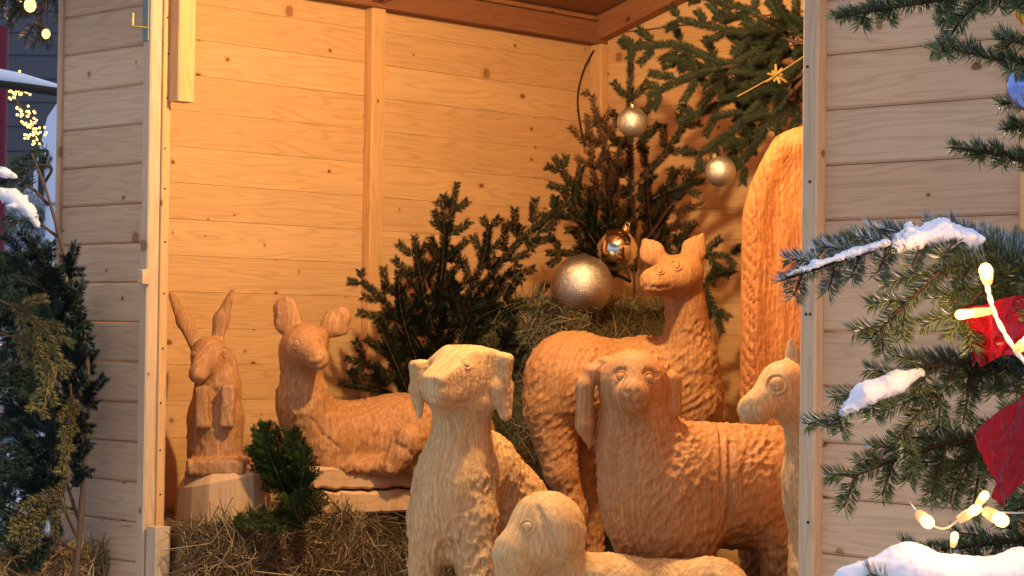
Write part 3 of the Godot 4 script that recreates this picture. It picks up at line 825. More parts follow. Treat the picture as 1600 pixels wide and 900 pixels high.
	if true:
		var t := thing("carved_deer", Vector3(0.745, 0.575, -1.173), "tall carved wooden deer standing at the back, long neck, head turned to the left", "carved deer", "carved wooden animals in the hut")
		var shapes := [
			[1, Vector3(0.689, 1.199, -1.012), Vector3(0.1353, 0.1372, 0.1182), 0.0000, 0.0, 0.040, Basis(Vector3(0.722, 0.004, 0.692), Vector3(0.013, 1.000, -0.019), Vector3(-0.692, 0.023, 0.722))],
			[0, Vector3(0.700, 1.191, -1.023), Vector3(0.800, 1.184, -1.230), 0.1334, 0.1313, 0.050],
			[0, Vector3(0.800, 1.184, -1.230), Vector3(0.871, 1.166, -1.326), 0.1352, 0.1124, 0.050],
			[0, Vector3(0.661, 1.107, -0.960), Vector3(0.686, 0.928, -0.975), 0.0855, 0.0512, 0.040],
			[0, Vector3(0.686, 0.928, -0.975), Vector3(0.712, 0.804, -1.017), 0.0493, 0.0342, 0.020],
			[0, Vector3(0.712, 0.804, -1.017), Vector3(0.711, 0.557, -1.023), 0.0342, 0.0304, 0.020],
			[0, Vector3(0.675, 1.085, -1.140), Vector3(0.626, 0.908, -1.126), 0.0852, 0.0466, 0.040],
			[0, Vector3(0.626, 0.908, -1.126), Vector3(0.651, 0.792, -1.167), 0.0428, 0.0311, 0.020],
			[0, Vector3(0.651, 0.792, -1.167), Vector3(0.653, 0.539, -1.175), 0.0311, 0.0292, 0.020],
			[0, Vector3(0.913, 1.110, -1.312), Vector3(0.920, 1.264, -1.288), 0.0847, 0.0748, 0.050],
			[0, Vector3(0.920, 1.264, -1.288), Vector3(0.935, 1.445, -1.242), 0.0748, 0.0610, 0.040],
			[0, Vector3(0.892, 1.089, -1.348), Vector3(0.863, 0.543, -1.363), 0.0697, 0.0350, 0.040],
			[0, Vector3(0.765, 1.083, -1.365), Vector3(0.763, 0.532, -1.378), 0.0669, 0.0354, 0.040],
			[1, Vector3(0.940, 1.517, -1.217), Vector3(0.0684, 0.0627, 0.0684), 0.0000, 0.0, 0.020, Basis(Vector3(0.722, 0.004, 0.692), Vector3(0.013, 1.000, -0.019), Vector3(-0.692, 0.023, 0.722))],
			[0, Vector3(0.948, 1.506, -1.183), Vector3(0.933, 1.489, -1.100), 0.0586, 0.0431, 0.030],
			[3, Vector3(0.927, 1.575, -1.231), Vector3(0.073, 0.993, 0.094), 0.0, 0.0, 0.010],
			[2, Vector3(0.895, 1.545, -1.187), Vector3(0.871, 1.579, -1.162), 0.0247, 0.0362, 0.012, Vector3(0.535, 0.076, 0.841), 2.40],
			[2, Vector3(0.871, 1.579, -1.162), Vector3(0.854, 1.611, -1.146), 0.0362, 0.0114, 0.012, Vector3(0.535, 0.076, 0.841), 2.40],
			[2, Vector3(0.950, 1.554, -1.239), Vector3(0.963, 1.588, -1.250), 0.0247, 0.0362, 0.012, Vector3(0.817, 0.081, 0.571), 2.40],
			[2, Vector3(0.963, 1.588, -1.250), Vector3(0.981, 1.630, -1.267), 0.0362, 0.0114, 0.012, Vector3(0.817, 0.081, 0.571), 2.40],
			[4, Vector3(0.903, 1.573, -1.124), Vector3(0.883, 1.602, -1.118), 0.0208, 0.0076, 0.004],
			[4, Vector3(0.994, 1.582, -1.211), Vector3(1.002, 1.619, -1.231), 0.0208, 0.0076, 0.004],
			[4, Vector3(0.921, 1.479, -1.060), Vector3(0.932, 1.477, -1.059), 0.0045, 0.0045, 0.003],
			[4, Vector3(0.932, 1.477, -1.059), Vector3(0.941, 1.475, -1.060), 0.0045, 0.0045, 0.003],
			[4, Vector3(0.941, 1.475, -1.060), Vector3(0.948, 1.473, -1.063), 0.0045, 0.0045, 0.003],
			[4, Vector3(0.948, 1.473, -1.063), Vector3(0.957, 1.472, -1.068), 0.0045, 0.0045, 0.003],
			[4, Vector3(0.957, 1.472, -1.068), Vector3(0.965, 1.471, -1.076), 0.0045, 0.0045, 0.003],
			[4, Vector3(0.965, 1.471, -1.076), Vector3(0.970, 1.470, -1.086), 0.0045, 0.0045, 0.003],
			[4, Vector3(0.970, 1.470, -1.086), Vector3(0.973, 1.471, -1.096), 0.0045, 0.0045, 0.003],
			[4, Vector3(0.973, 1.471, -1.096), Vector3(0.976, 1.472, -1.106), 0.0045, 0.0045, 0.003],
			[4, Vector3(0.976, 1.472, -1.106), Vector3(0.979, 1.473, -1.116), 0.0045, 0.0045, 0.003],
			[4, Vector3(0.930, 1.499, -1.058), Vector3(0.933, 1.501, -1.059), 0.0045, 0.0045, 0.003],
			[4, Vector3(0.933, 1.501, -1.059), Vector3(0.937, 1.503, -1.059), 0.0045, 0.0045, 0.003],
			[4, Vector3(0.937, 1.503, -1.059), Vector3(0.940, 1.505, -1.060), 0.0045, 0.0045, 0.003]]
		figure_mesh(t, shapes, 0.0055, [41, 0.0095, Basis(Vector3(14.022, 30.711, -44.289), Vector3(17.635, -47.013, 1.229), Vector3(-12.977, -30.702, -46.184)), [[Vector3(0.933, 1.520, -1.183), 0.125]]], MAT.wood_d)
		eye_on(t, Vector3(0.980, 1.538, -1.143), Vector3(0.621, 0.586, 0.521), 0.0112, MAT.wood_d)
		eye_on(t, Vector3(0.960, 1.522, -1.091), Vector3(0.568, 0.703, 0.428), 0.0093, MAT.wood_d)
	if true:
		var t := thing("carved_sheep", Vector3(1.621, 0.575, -0.420), "carved wooden sheep standing with drooping ears and a cracked woolly body, facing out", "carved sheep", "carved wooden animals in the hut")
		var shapes := [
			[1, Vector3(1.584, 1.230, -0.248), Vector3(0.0801, 0.0709, 0.0770), 0.0000, 0.0, 0.020, Basis(Vector3(0.722, 0.004, 0.692), Vector3(0.013, 1.000, -0.019), Vector3(-0.692, 0.023, 0.722))],
			[0, Vector3(1.603, 1.215, -0.226), Vector3(1.633, 1.192, -0.186), 0.0612, 0.0440, 0.030],
			[0, Vector3(1.573, 1.178, -0.267), Vector3(1.578, 1.062, -0.275), 0.0835, 0.0928, 0.040],
			[0, Vector3(1.579, 1.078, -0.275), Vector3(1.611, 0.910, -0.283), 0.0959, 0.1109, 0.040],
			[0, Vector3(1.609, 0.955, -0.307), Vector3(1.625, 0.908, -0.324), 0.1299, 0.1237, 0.050],
			[0, Vector3(1.621, 0.974, -0.402), Vector3(1.754, 0.956, -0.641), 0.1534, 0.1559, 0.050],
			[0, Vector3(1.616, 0.864, -0.288), Vector3(1.618, 0.805, -0.292), 0.0894, 0.0740, 0.040],
			[0, Vector3(1.677, 0.865, -0.347), Vector3(1.680, 0.809, -0.351), 0.0740, 0.0616, 0.040],
			[0, Vector3(1.615, 0.817, -0.289), Vector3(1.615, 0.602, -0.294), 0.0524, 0.0370, 0.020],
			[0, Vector3(1.638, 0.826, -0.421), Vector3(1.642, 0.591, -0.432), 0.0532, 0.0376, 0.020],
			[0, Vector3(1.798, 0.845, -0.561), Vector3(1.804, 0.595, -0.573), 0.0625, 0.0406, 0.030],
			[0, Vector3(1.659, 0.811, -0.664), Vector3(1.664, 0.569, -0.676), 0.0582, 0.0420, 0.030],
			[0, Vector3(1.529, 1.266, -0.222), Vector3(1.506, 1.244, -0.187), 0.0201, 0.0216, 0.010],
			[0, Vector3(1.506, 1.244, -0.187), Vector3(1.499, 1.210, -0.168), 0.0201, 0.0216, 0.008],
			[0, Vector3(1.499, 1.210, -0.168), Vector3(1.505, 1.116, -0.162), 0.0216, 0.0231, 0.008],
			[0, Vector3(1.505, 1.116, -0.162), Vector3(1.508, 1.074, -0.179), 0.0215, 0.0123, 0.008],
			[2, Vector3(1.618, 1.264, -0.308), Vector3(1.653, 1.226, -0.314), 0.0232, 0.0216, 0.008, Vector3(0.962, 0.076, 0.264), 1.50],
			[2, Vector3(1.653, 1.226, -0.314), Vector3(1.663, 1.157, -0.312), 0.0216, 0.0185, 0.008, Vector3(0.962, 0.076, 0.264), 1.50],
			[4, Vector3(1.634, 1.184, -0.143), Vector3(1.640, 1.181, -0.145), 0.0048, 0.0048, 0.003],
			[4, Vector3(1.640, 1.181, -0.145), Vector3(1.645, 1.178, -0.147), 0.0048, 0.0048, 0.003],
			[4, Vector3(1.645, 1.178, -0.147), Vector3(1.649, 1.175, -0.149), 0.0048, 0.0048, 0.003],
			[4, Vector3(1.649, 1.175, -0.149), Vector3(1.654, 1.174, -0.152), 0.0048, 0.0048, 0.003],
			[4, Vector3(1.654, 1.174, -0.152), Vector3(1.659, 1.173, -0.156), 0.0048, 0.0048, 0.003],
			[4, Vector3(1.659, 1.173, -0.156), Vector3(1.663, 1.172, -0.161), 0.0048, 0.0048, 0.003],
			[4, Vector3(1.663, 1.172, -0.161), Vector3(1.667, 1.174, -0.166), 0.0048, 0.0048, 0.003],
			[4, Vector3(1.667, 1.174, -0.166), Vector3(1.670, 1.175, -0.171), 0.0048, 0.0048, 0.003],
			[4, Vector3(1.670, 1.175, -0.171), Vector3(1.672, 1.176, -0.177), 0.0048, 0.0048, 0.003],
			[4, Vector3(1.672, 1.176, -0.177), Vector3(1.675, 1.179, -0.182), 0.0048, 0.0048, 0.003],
			[4, Vector3(1.675, 1.179, -0.182), Vector3(1.676, 1.182, -0.187), 0.0048, 0.0048, 0.003],
			[4, Vector3(1.676, 1.182, -0.187), Vector3(1.676, 1.186, -0.194), 0.0048, 0.0048, 0.003],
			[4, Vector3(1.646, 1.204, -0.145), Vector3(1.649, 1.202, -0.145), 0.0042, 0.0042, 0.003],
			[4, Vector3(1.649, 1.202, -0.145), Vector3(1.651, 1.201, -0.146), 0.0042, 0.0042, 0.003],
			[4, Vector3(1.651, 1.201, -0.146), Vector3(1.653, 1.199, -0.147), 0.0042, 0.0042, 0.003],
			[4, Vector3(1.671, 1.204, -0.166), Vector3(1.671, 1.203, -0.164), 0.0042, 0.0042, 0.003],
			[4, Vector3(1.671, 1.203, -0.164), Vector3(1.670, 1.201, -0.162), 0.0042, 0.0042, 0.003],
			[4, Vector3(1.670, 1.201, -0.162), Vector3(1.669, 1.200, -0.160), 0.0042, 0.0042, 0.003],
			[4, Vector3(1.662, 1.197, -0.153), Vector3(1.663, 1.190, -0.153), 0.0024, 0.0024, 0.003],
			[4, Vector3(1.663, 1.190, -0.153), Vector3(1.663, 1.183, -0.155), 0.0024, 0.0024, 0.003],
			[4, Vector3(1.663, 1.183, -0.155), Vector3(1.662, 1.176, -0.157), 0.0024, 0.0024, 0.003],
			[4, Vector3(1.594, 1.243, -0.165), Vector3(1.597, 1.246, -0.166), 0.0046, 0.0046, 0.008],
			[4, Vector3(1.597, 1.246, -0.166), Vector3(1.600, 1.249, -0.168), 0.0046, 0.0046, 0.008],
			[4, Vector3(1.600, 1.249, -0.168), Vector3(1.602, 1.252, -0.170), 0.0046, 0.0046, 0.008],
			[4, Vector3(1.602, 1.252, -0.170), Vector3(1.608, 1.251, -0.170), 0.0046, 0.0046, 0.008],
			[4, Vector3(1.608, 1.251, -0.170), Vector3(1.613, 1.250, -0.171), 0.0046, 0.0046, 0.008],
			[4, Vector3(1.613, 1.250, -0.171), Vector3(1.619, 1.249, -0.172), 0.0046, 0.0045, 0.008],
			[4, Vector3(1.657, 1.244, -0.204), Vector3(1.658, 1.246, -0.209), 0.0045, 0.0045, 0.008],
			[4, Vector3(1.658, 1.246, -0.209), Vector3(1.659, 1.248, -0.214), 0.0045, 0.0046, 0.008],
			[4, Vector3(1.659, 1.248, -0.214), Vector3(1.660, 1.250, -0.219), 0.0046, 0.0046, 0.008],
			[4, Vector3(1.660, 1.250, -0.219), Vector3(1.662, 1.247, -0.224), 0.0046, 0.0046, 0.008],
			[4, Vector3(1.662, 1.247, -0.224), Vector3(1.664, 1.244, -0.229), 0.0046, 0.0046, 0.008],
			[4, Vector3(1.664, 1.244, -0.229), Vector3(1.666, 1.241, -0.236), 0.0046, 0.0046, 0.008],
			[4, Vector3(1.683, 1.121, -0.454), Vector3(1.703, 1.113, -0.432), 0.0063, 0.0062, 0.002],
			[4, Vector3(1.703, 1.113, -0.432), Vector3(1.716, 1.105, -0.419), 0.0062, 0.0062, 0.002],
			[4, Vector3(1.716, 1.105, -0.419), Vector3(1.726, 1.096, -0.410), 0.0062, 0.0062, 0.002],
			[4, Vector3(1.726, 1.096, -0.410), Vector3(1.741, 1.077, -0.392), 0.0062, 0.0062, 0.002],
			[4, Vector3(1.741, 1.077, -0.392), Vector3(1.753, 1.057, -0.380), 0.0062, 0.0061, 0.002],
			[4, Vector3(1.753, 1.057, -0.380), Vector3(1.761, 1.038, -0.371), 0.0061, 0.0061, 0.002],
			[4, Vector3(1.761, 1.038, -0.371), Vector3(1.766, 1.018, -0.363), 0.0061, 0.0061, 0.002],
			[4, Vector3(1.766, 1.018, -0.363), Vector3(1.768, 0.998, -0.358), 0.0061, 0.0061, 0.002],
			[4, Vector3(1.768, 0.998, -0.358), Vector3(1.770, 0.978, -0.355), 0.0061, 0.0061, 0.002],
			[4, Vector3(1.770, 0.978, -0.355), Vector3(1.771, 0.963, -0.356), 0.0061, 0.0061, 0.002],
			[4, Vector3(1.771, 0.963, -0.356), Vector3(1.771, 0.947, -0.357), 0.0061, 0.0061, 0.002],
			[4, Vector3(1.771, 0.947, -0.357), Vector3(1.770, 0.932, -0.361), 0.0061, 0.0061, 0.002],
			[4, Vector3(1.748, 1.081, -0.417), Vector3(1.760, 1.062, -0.403), 0.0071, 0.0071, 0.002],
			[4, Vector3(1.760, 1.062, -0.403), Vector3(1.768, 1.042, -0.392), 0.0071, 0.0070, 0.002],
			[4, Vector3(1.768, 1.042, -0.392), Vector3(1.775, 1.023, -0.385), 0.0070, 0.0070, 0.002],
			[4, Vector3(1.775, 1.023, -0.385), Vector3(1.779, 1.003, -0.380), 0.0070, 0.0070, 0.002],
			[4, Vector3(1.779, 1.003, -0.380), Vector3(1.780, 0.983, -0.377), 0.0070, 0.0070, 0.002],
			[4, Vector3(1.780, 0.983, -0.377), Vector3(1.780, 0.962, -0.377), 0.0070, 0.0070, 0.002],
			[4, Vector3(1.780, 0.962, -0.377), Vector3(1.777, 0.939, -0.376), 0.0070, 0.0070, 0.002],
			[4, Vector3(1.777, 0.939, -0.376), Vector3(1.772, 0.916, -0.378), 0.0070, 0.0070, 0.002],
			[4, Vector3(1.772, 0.916, -0.378), Vector3(1.766, 0.892, -0.382), 0.0070, 0.0070, 0.002],
			[4, Vector3(1.766, 0.892, -0.382), Vector3(1.761, 0.879, -0.377), 0.0070, 0.0070, 0.002],
			[4, Vector3(1.761, 0.879, -0.377), Vector3(1.757, 0.865, -0.372), 0.0070, 0.0070, 0.002],
			[4, Vector3(1.757, 0.865, -0.372), Vector3(1.753, 0.851, -0.367), 0.0070, 0.0070, 0.002]]
		figure_mesh(t, shapes, 0.0046, [51, 0.0115, Basis(Vector3(13.528, 34.503, -41.521), Vector3(25.030, -35.379, 1.152), Vector3(-12.307, -34.028, -43.298)), [[Vector3(1.623, 1.222, -0.203), 0.091], [Vector3(1.501, 1.170, -0.171), 0.096], [Vector3(1.655, 1.195, -0.317), 0.062], [Vector3(1.704, 1.113, -0.432), 0.020], [Vector3(1.740, 1.082, -0.395), 0.020], [Vector3(1.758, 1.050, -0.374), 0.020], [Vector3(1.767, 1.016, -0.361), 0.020], [Vector3(1.771, 0.978, -0.354), 0.020], [Vector3(1.773, 0.940, -0.357), 0.020], [Vector3(1.759, 1.067, -0.403), 0.020], [Vector3(1.772, 1.038, -0.388), 0.020], [Vector3(1.780, 1.005, -0.378), 0.020], [Vector3(1.782, 0.970, -0.374), 0.020], [Vector3(1.778, 0.932, -0.373), 0.020], [Vector3(1.767, 0.893, -0.377), 0.020], [Vector3(1.756, 0.860, -0.375), 0.020]]], MAT.wood_d)
		eye_on(t, Vector3(1.614, 1.237, -0.165), Vector3(0.091, 0.445, 0.891), 0.0090, MAT.wood_d)
		eye_on(t, Vector3(1.664, 1.232, -0.213), Vector3(0.938, 0.302, 0.170), 0.0098, MAT.wood_d)
	if true:
		var t := thing("carved_lamb", Vector3(1.636, 0.575, -0.115), "small carved wooden lamb lying down with rounded head, lowest in the front", "carved lamb", "carved wooden animals in the hut")
		var shapes := [
			[1, Vector3(1.591, 0.880, 0.055), Vector3(0.0852, 0.0911, 0.0822), 0.0000, 0.0, 0.020, Basis(Vector3(0.722, 0.004, 0.692), Vector3(0.013, 1.000, -0.019), Vector3(-0.692, 0.023, 0.722))],
			[0, Vector3(1.597, 0.885, 0.077), Vector3(1.573, 0.835, 0.140), 0.0834, 0.0523, 0.030],
			[0, Vector3(1.573, 0.838, 0.140), Vector3(1.564, 0.799, 0.134), 0.0523, 0.0495, 0.020],
			[0, Vector3(1.598, 0.769, -0.011), Vector3(1.636, 0.728, -0.104), 0.0652, 0.0866, 0.050],
			[0, Vector3(1.636, 0.728, -0.104), Vector3(1.794, 0.726, -0.311), 0.0866, 0.0844, 0.050],
			[0, Vector3(1.796, 0.766, -0.284), Vector3(1.864, 0.727, -0.295), 0.0480, 0.0506, 0.030],
			[0, Vector3(1.673, 0.699, 0.027), Vector3(1.767, 0.693, -0.064), 0.0320, 0.0320, 0.030],
			[3, Vector3(1.612, 0.898, 0.173), Vector3(0.011, 0.400, 0.916), 0.0, 0.0, 0.006],
			[4, Vector3(1.623, 0.945, 0.131), Vector3(1.632, 0.937, 0.133), 0.0046, 0.0046, 0.008],
			[4, Vector3(1.632, 0.937, 0.133), Vector3(1.639, 0.928, 0.134), 0.0046, 0.0046, 0.008],
			[4, Vector3(1.639, 0.928, 0.134), Vector3(1.645, 0.918, 0.133), 0.0046, 0.0046, 0.008],
			[4, Vector3(1.645, 0.918, 0.133), Vector3(1.653, 0.903, 0.131), 0.0046, 0.0046, 0.008],
			[4, Vector3(1.653, 0.903, 0.131), Vector3(1.658, 0.886, 0.127), 0.0046, 0.0046, 0.008],
			[4, Vector3(1.658, 0.886, 0.127), Vector3(1.662, 0.870, 0.121), 0.0046, 0.0046, 0.008],
			[4, Vector3(1.662, 0.870, 0.121), Vector3(1.663, 0.857, 0.115), 0.0046, 0.0046, 0.008],
			[4, Vector3(1.663, 0.857, 0.115), Vector3(1.662, 0.844, 0.106), 0.0046, 0.0046, 0.008],
			[4, Vector3(1.662, 0.844, 0.106), Vector3(1.659, 0.831, 0.095), 0.0046, 0.0046, 0.008]]
		figure_mesh(t, shapes, 0.0046, [61, 0.0060, Basis(Vector3(9.575, -38.849, -41.521), Vector3(-26.655, -27.509, 1.152), Vector3(-9.891, 36.523, -43.298)), [[Vector3(1.602, 0.876, 0.113), 0.096]]], MAT.wood_a)
		eye_on(t, Vector3(1.615, 0.900, 0.153), Vector3(0.318, 0.331, 0.888), 0.0108, MAT.wood_a)
	if true:
		var t := thing("carved_deer", Vector3(2.051, 0.575, -0.401), "pale carved wooden deer half hidden behind the right post, head turned left", "carved deer", "carved wooden animals in the hut")
		var shapes := [
			[1, Vector3(2.049, 1.222, -0.237), Vector3(0.0632, 0.0604, 0.0575), 0.0000, 0.0, 0.030, Basis(Vector3(0.722, 0.004, 0.692), Vector3(0.013, 1.000, -0.019), Vector3(-0.692, 0.023, 0.722))],
			[0, Vector3(2.051, 1.220, -0.211), Vector3(2.025, 1.177, -0.146), 0.0544, 0.0327, 0.030],
			[0, Vector3(2.025, 1.177, -0.146), Vector3(2.017, 1.173, -0.139), 0.0327, 0.0270, 0.020],
			[0, Vector3(2.068, 1.173, -0.285), Vector3(2.062, 0.996, -0.366), 0.0577, 0.0848, 0.060],
			[0, Vector3(2.062, 0.996, -0.366), Vector3(2.048, 0.786, -0.414), 0.0877, 0.0973, 0.060],
			[0, Vector3(2.013, 0.807, -0.491), Vector3(2.015, 0.761, -0.702), 0.1050, 0.1114, 0.060],
			[0, Vector3(2.045, 0.791, -0.356), Vector3(2.044, 0.630, -0.359), 0.0497, 0.0380, 0.030],
			[0, Vector3(2.024, 0.777, -0.502), Vector3(2.023, 0.612, -0.506), 0.0510, 0.0390, 0.030],
			[0, Vector3(2.055, 0.767, -0.670), Vector3(2.054, 0.598, -0.674), 0.0612, 0.0429, 0.030],
			[2, Vector3(2.067, 1.277, -0.239), Vector3(2.062, 1.303, -0.233), 0.0129, 0.0158, 0.012, Vector3(0.120, 0.077, 0.990), 2.00],
			[2, Vector3(2.062, 1.303, -0.233), Vector3(2.057, 1.337, -0.227), 0.0158, 0.0057, 0.012, Vector3(0.120, 0.077, 0.990), 2.00],
			[2, Vector3(2.045, 1.276, -0.315), Vector3(2.052, 1.303, -0.321), 0.0131, 0.0160, 0.012, Vector3(0.982, 0.092, 0.164), 2.00],
			[2, Vector3(2.052, 1.303, -0.321), Vector3(2.056, 1.335, -0.324), 0.0160, 0.0058, 0.012, Vector3(0.982, 0.092, 0.164), 2.00],
			[4, Vector3(2.018, 1.163, -0.110), Vector3(2.026, 1.162, -0.111), 0.0042, 0.0042, 0.003],
			[4, Vector3(2.026, 1.162, -0.111), Vector3(2.033, 1.160, -0.113), 0.0042, 0.0042, 0.003],
			[4, Vector3(2.033, 1.160, -0.113), Vector3(2.038, 1.158, -0.118), 0.0042, 0.0042, 0.003],
			[4, Vector3(2.038, 1.158, -0.118), Vector3(2.048, 1.158, -0.125), 0.0042, 0.0042, 0.003],
			[4, Vector3(2.048, 1.158, -0.125), Vector3(2.055, 1.157, -0.135), 0.0042, 0.0042, 0.003],
			[4, Vector3(2.055, 1.157, -0.135), Vector3(2.057, 1.155, -0.152), 0.0042, 0.0042, 0.003],
			[4, Vector3(2.023, 1.183, -0.109), Vector3(2.026, 1.184, -0.110), 0.0031, 0.0031, 0.003],
			[4, Vector3(2.026, 1.184, -0.110), Vector3(2.028, 1.185, -0.110), 0.0031, 0.0031, 0.003],
			[4, Vector3(2.028, 1.185, -0.110), Vector3(2.030, 1.186, -0.111), 0.0031, 0.0031, 0.003]]
		figure_mesh(t, shapes, 0.0062, [71, 0.0070, Basis(Vector3(0.082, 28.875, -27.681), Vector3(19.995, 0.510, 0.768), Vector3(0.453, -27.676, -28.865)), [[Vector3(2.044, 1.217, -0.191), 0.114]]], MAT.wood_a)
		eye_on(t, Vector3(2.070, 1.232, -0.163), Vector3(0.470, 0.352, 0.809), 0.0140, MAT.wood_a)

func stump_mesh(c: Vector3, r_top: float, r_bot: float) -> ArrayMesh:
	# a log standing on end, hewn in facets, its top slanting to the left
	var st := SurfaceTool.new()
	st.begin(Mesh.PRIMITIVE_TRIANGLES)
	st.set_smooth_group(-1)
	var r := RandomNumberGenerator.new()
	r.seed = 5
	var n := 14
	var top := []
	var rim := []
	var bot := []
	for i in n:
		var a := TAU * i / n + r.randf_range(-0.06, 0.06)
		var d := Vector3(cos(a), 0, sin(a))
		var tilt := -0.018 * d.dot(Vector3(-0.72, 0, 0.69))
		var q := r.randf_range(0.95, 1.04)
		bot.append(c + d * r_bot * q + Vector3(0, -0.02, 0))
		rim.append(c + d * r_top * q + Vector3(0, 0.125 + tilt * 1.6, 0))
		top.append(c + d * r_top * q * 0.72 + Vector3(0, 0.162 + tilt * 0.6, 0))
	for i in n:
		var j := (i + 1) % n
		var u0 := float(i) / n * 7.0
		var u1 := float(i + 1) / n * 7.0
		quad(st, bot[j], rim[j], rim[i], bot[i], Vector2(0, u1), Vector2(0.08, u1), Vector2(0.08, u0), Vector2(0, u0))
		quad(st, rim[j], top[j], top[i], rim[i], Vector2(0.08, u1), Vector2(0.1, u1), Vector2(0.1, u0), Vector2(0.08, u0))
		for p in [top[i], c + Vector3(0, 0.166, 0), top[j]]:
			st.set_uv(Vector2(p.x, p.z) * 2.0)
			st.add_vertex(p)
	st.generate_normals()
	return st.commit()

func slab_mesh(a: Vector3, along: Vector3, l: float, h: float, w: float) -> ArrayMesh:
	# the split block the deer lies on: two rough layers with an open, wavy split between them
	var st := SurfaceTool.new()
	st.begin(Mesh.PRIMITIVE_TRIANGLES)
	st.set_smooth_group(-1)
	var fn := FastNoiseLite.new()
	fn.seed = 3
	fn.frequency = 6.0
	var x := Vector3(along.x, 0, along.z).normalized()
	var z := x.cross(Vector3.UP)          # away from the viewer
	if z.dot(Vector3(0.69, 0, 0.72)) > 0:
		z = -z
	var n := 28
	for layer in 2:
		var rows := []
		for i in n + 1:
			var s := l * i / n
			var split := h * 0.5 + 0.012 * fn.get_noise_2d(s * 2.4, 3.0) + 0.004 * fn.get_noise_2d(s * 9.0, 8.0)
			var y0 := 0.0 if layer == 0 else split + 0.004 + 0.004 * absf(fn.get_noise_2d(s * 4.0, 40.0))
			var y1 := split - 0.003 if layer == 0 else h + 0.008 * fn.get_noise_2d(s * 3.0, 20.0)
			var out := 0.012 * fn.get_noise_2d(s * 2.0, layer * 11.0) - 0.012 * layer
			var b := 0.007
			rows.append([a + x * s + Vector3(0, y0, 0) + z * (w), a + x * s + Vector3(0, y0, 0) - z * (out - b), a + x * s + Vector3(0, y0 + b, 0) - z * out, a + x * s + Vector3(0, y1 - b, 0) - z * (out), a + x * s + Vector3(0, y1, 0) - z * (out - b * 1.5), a + x * s + Vector3(0, y1 + 0.005, 0) + z * w])
		for i in n:
			for k in 6:
				var k2 := (k + 1) % 6
				quad(st, rows[i][k], rows[i][k2], rows[i + 1][k2], rows[i + 1][k], Vector2(i * 0.02, k * 0.2), Vector2(i * 0.02, k * 0.2 + 0.2), Vector2(i * 0.02 + 0.02, k * 0.2 + 0.2), Vector2(i * 0.02 + 0.02, k * 0.2))
		for e in [0, n]:
			for k in range(1, 5):
				var tri := [rows[e][0], rows[e][k], rows[e][k + 1]]
				if e == 0:
					tri = [rows[e][0], rows[e][k + 1], rows[e][k]]
				for p in tri:
					st.set_uv(Vector2(p.x, p.y))
					st.add_vertex(p)
	st.generate_normals()
	return st.commit()

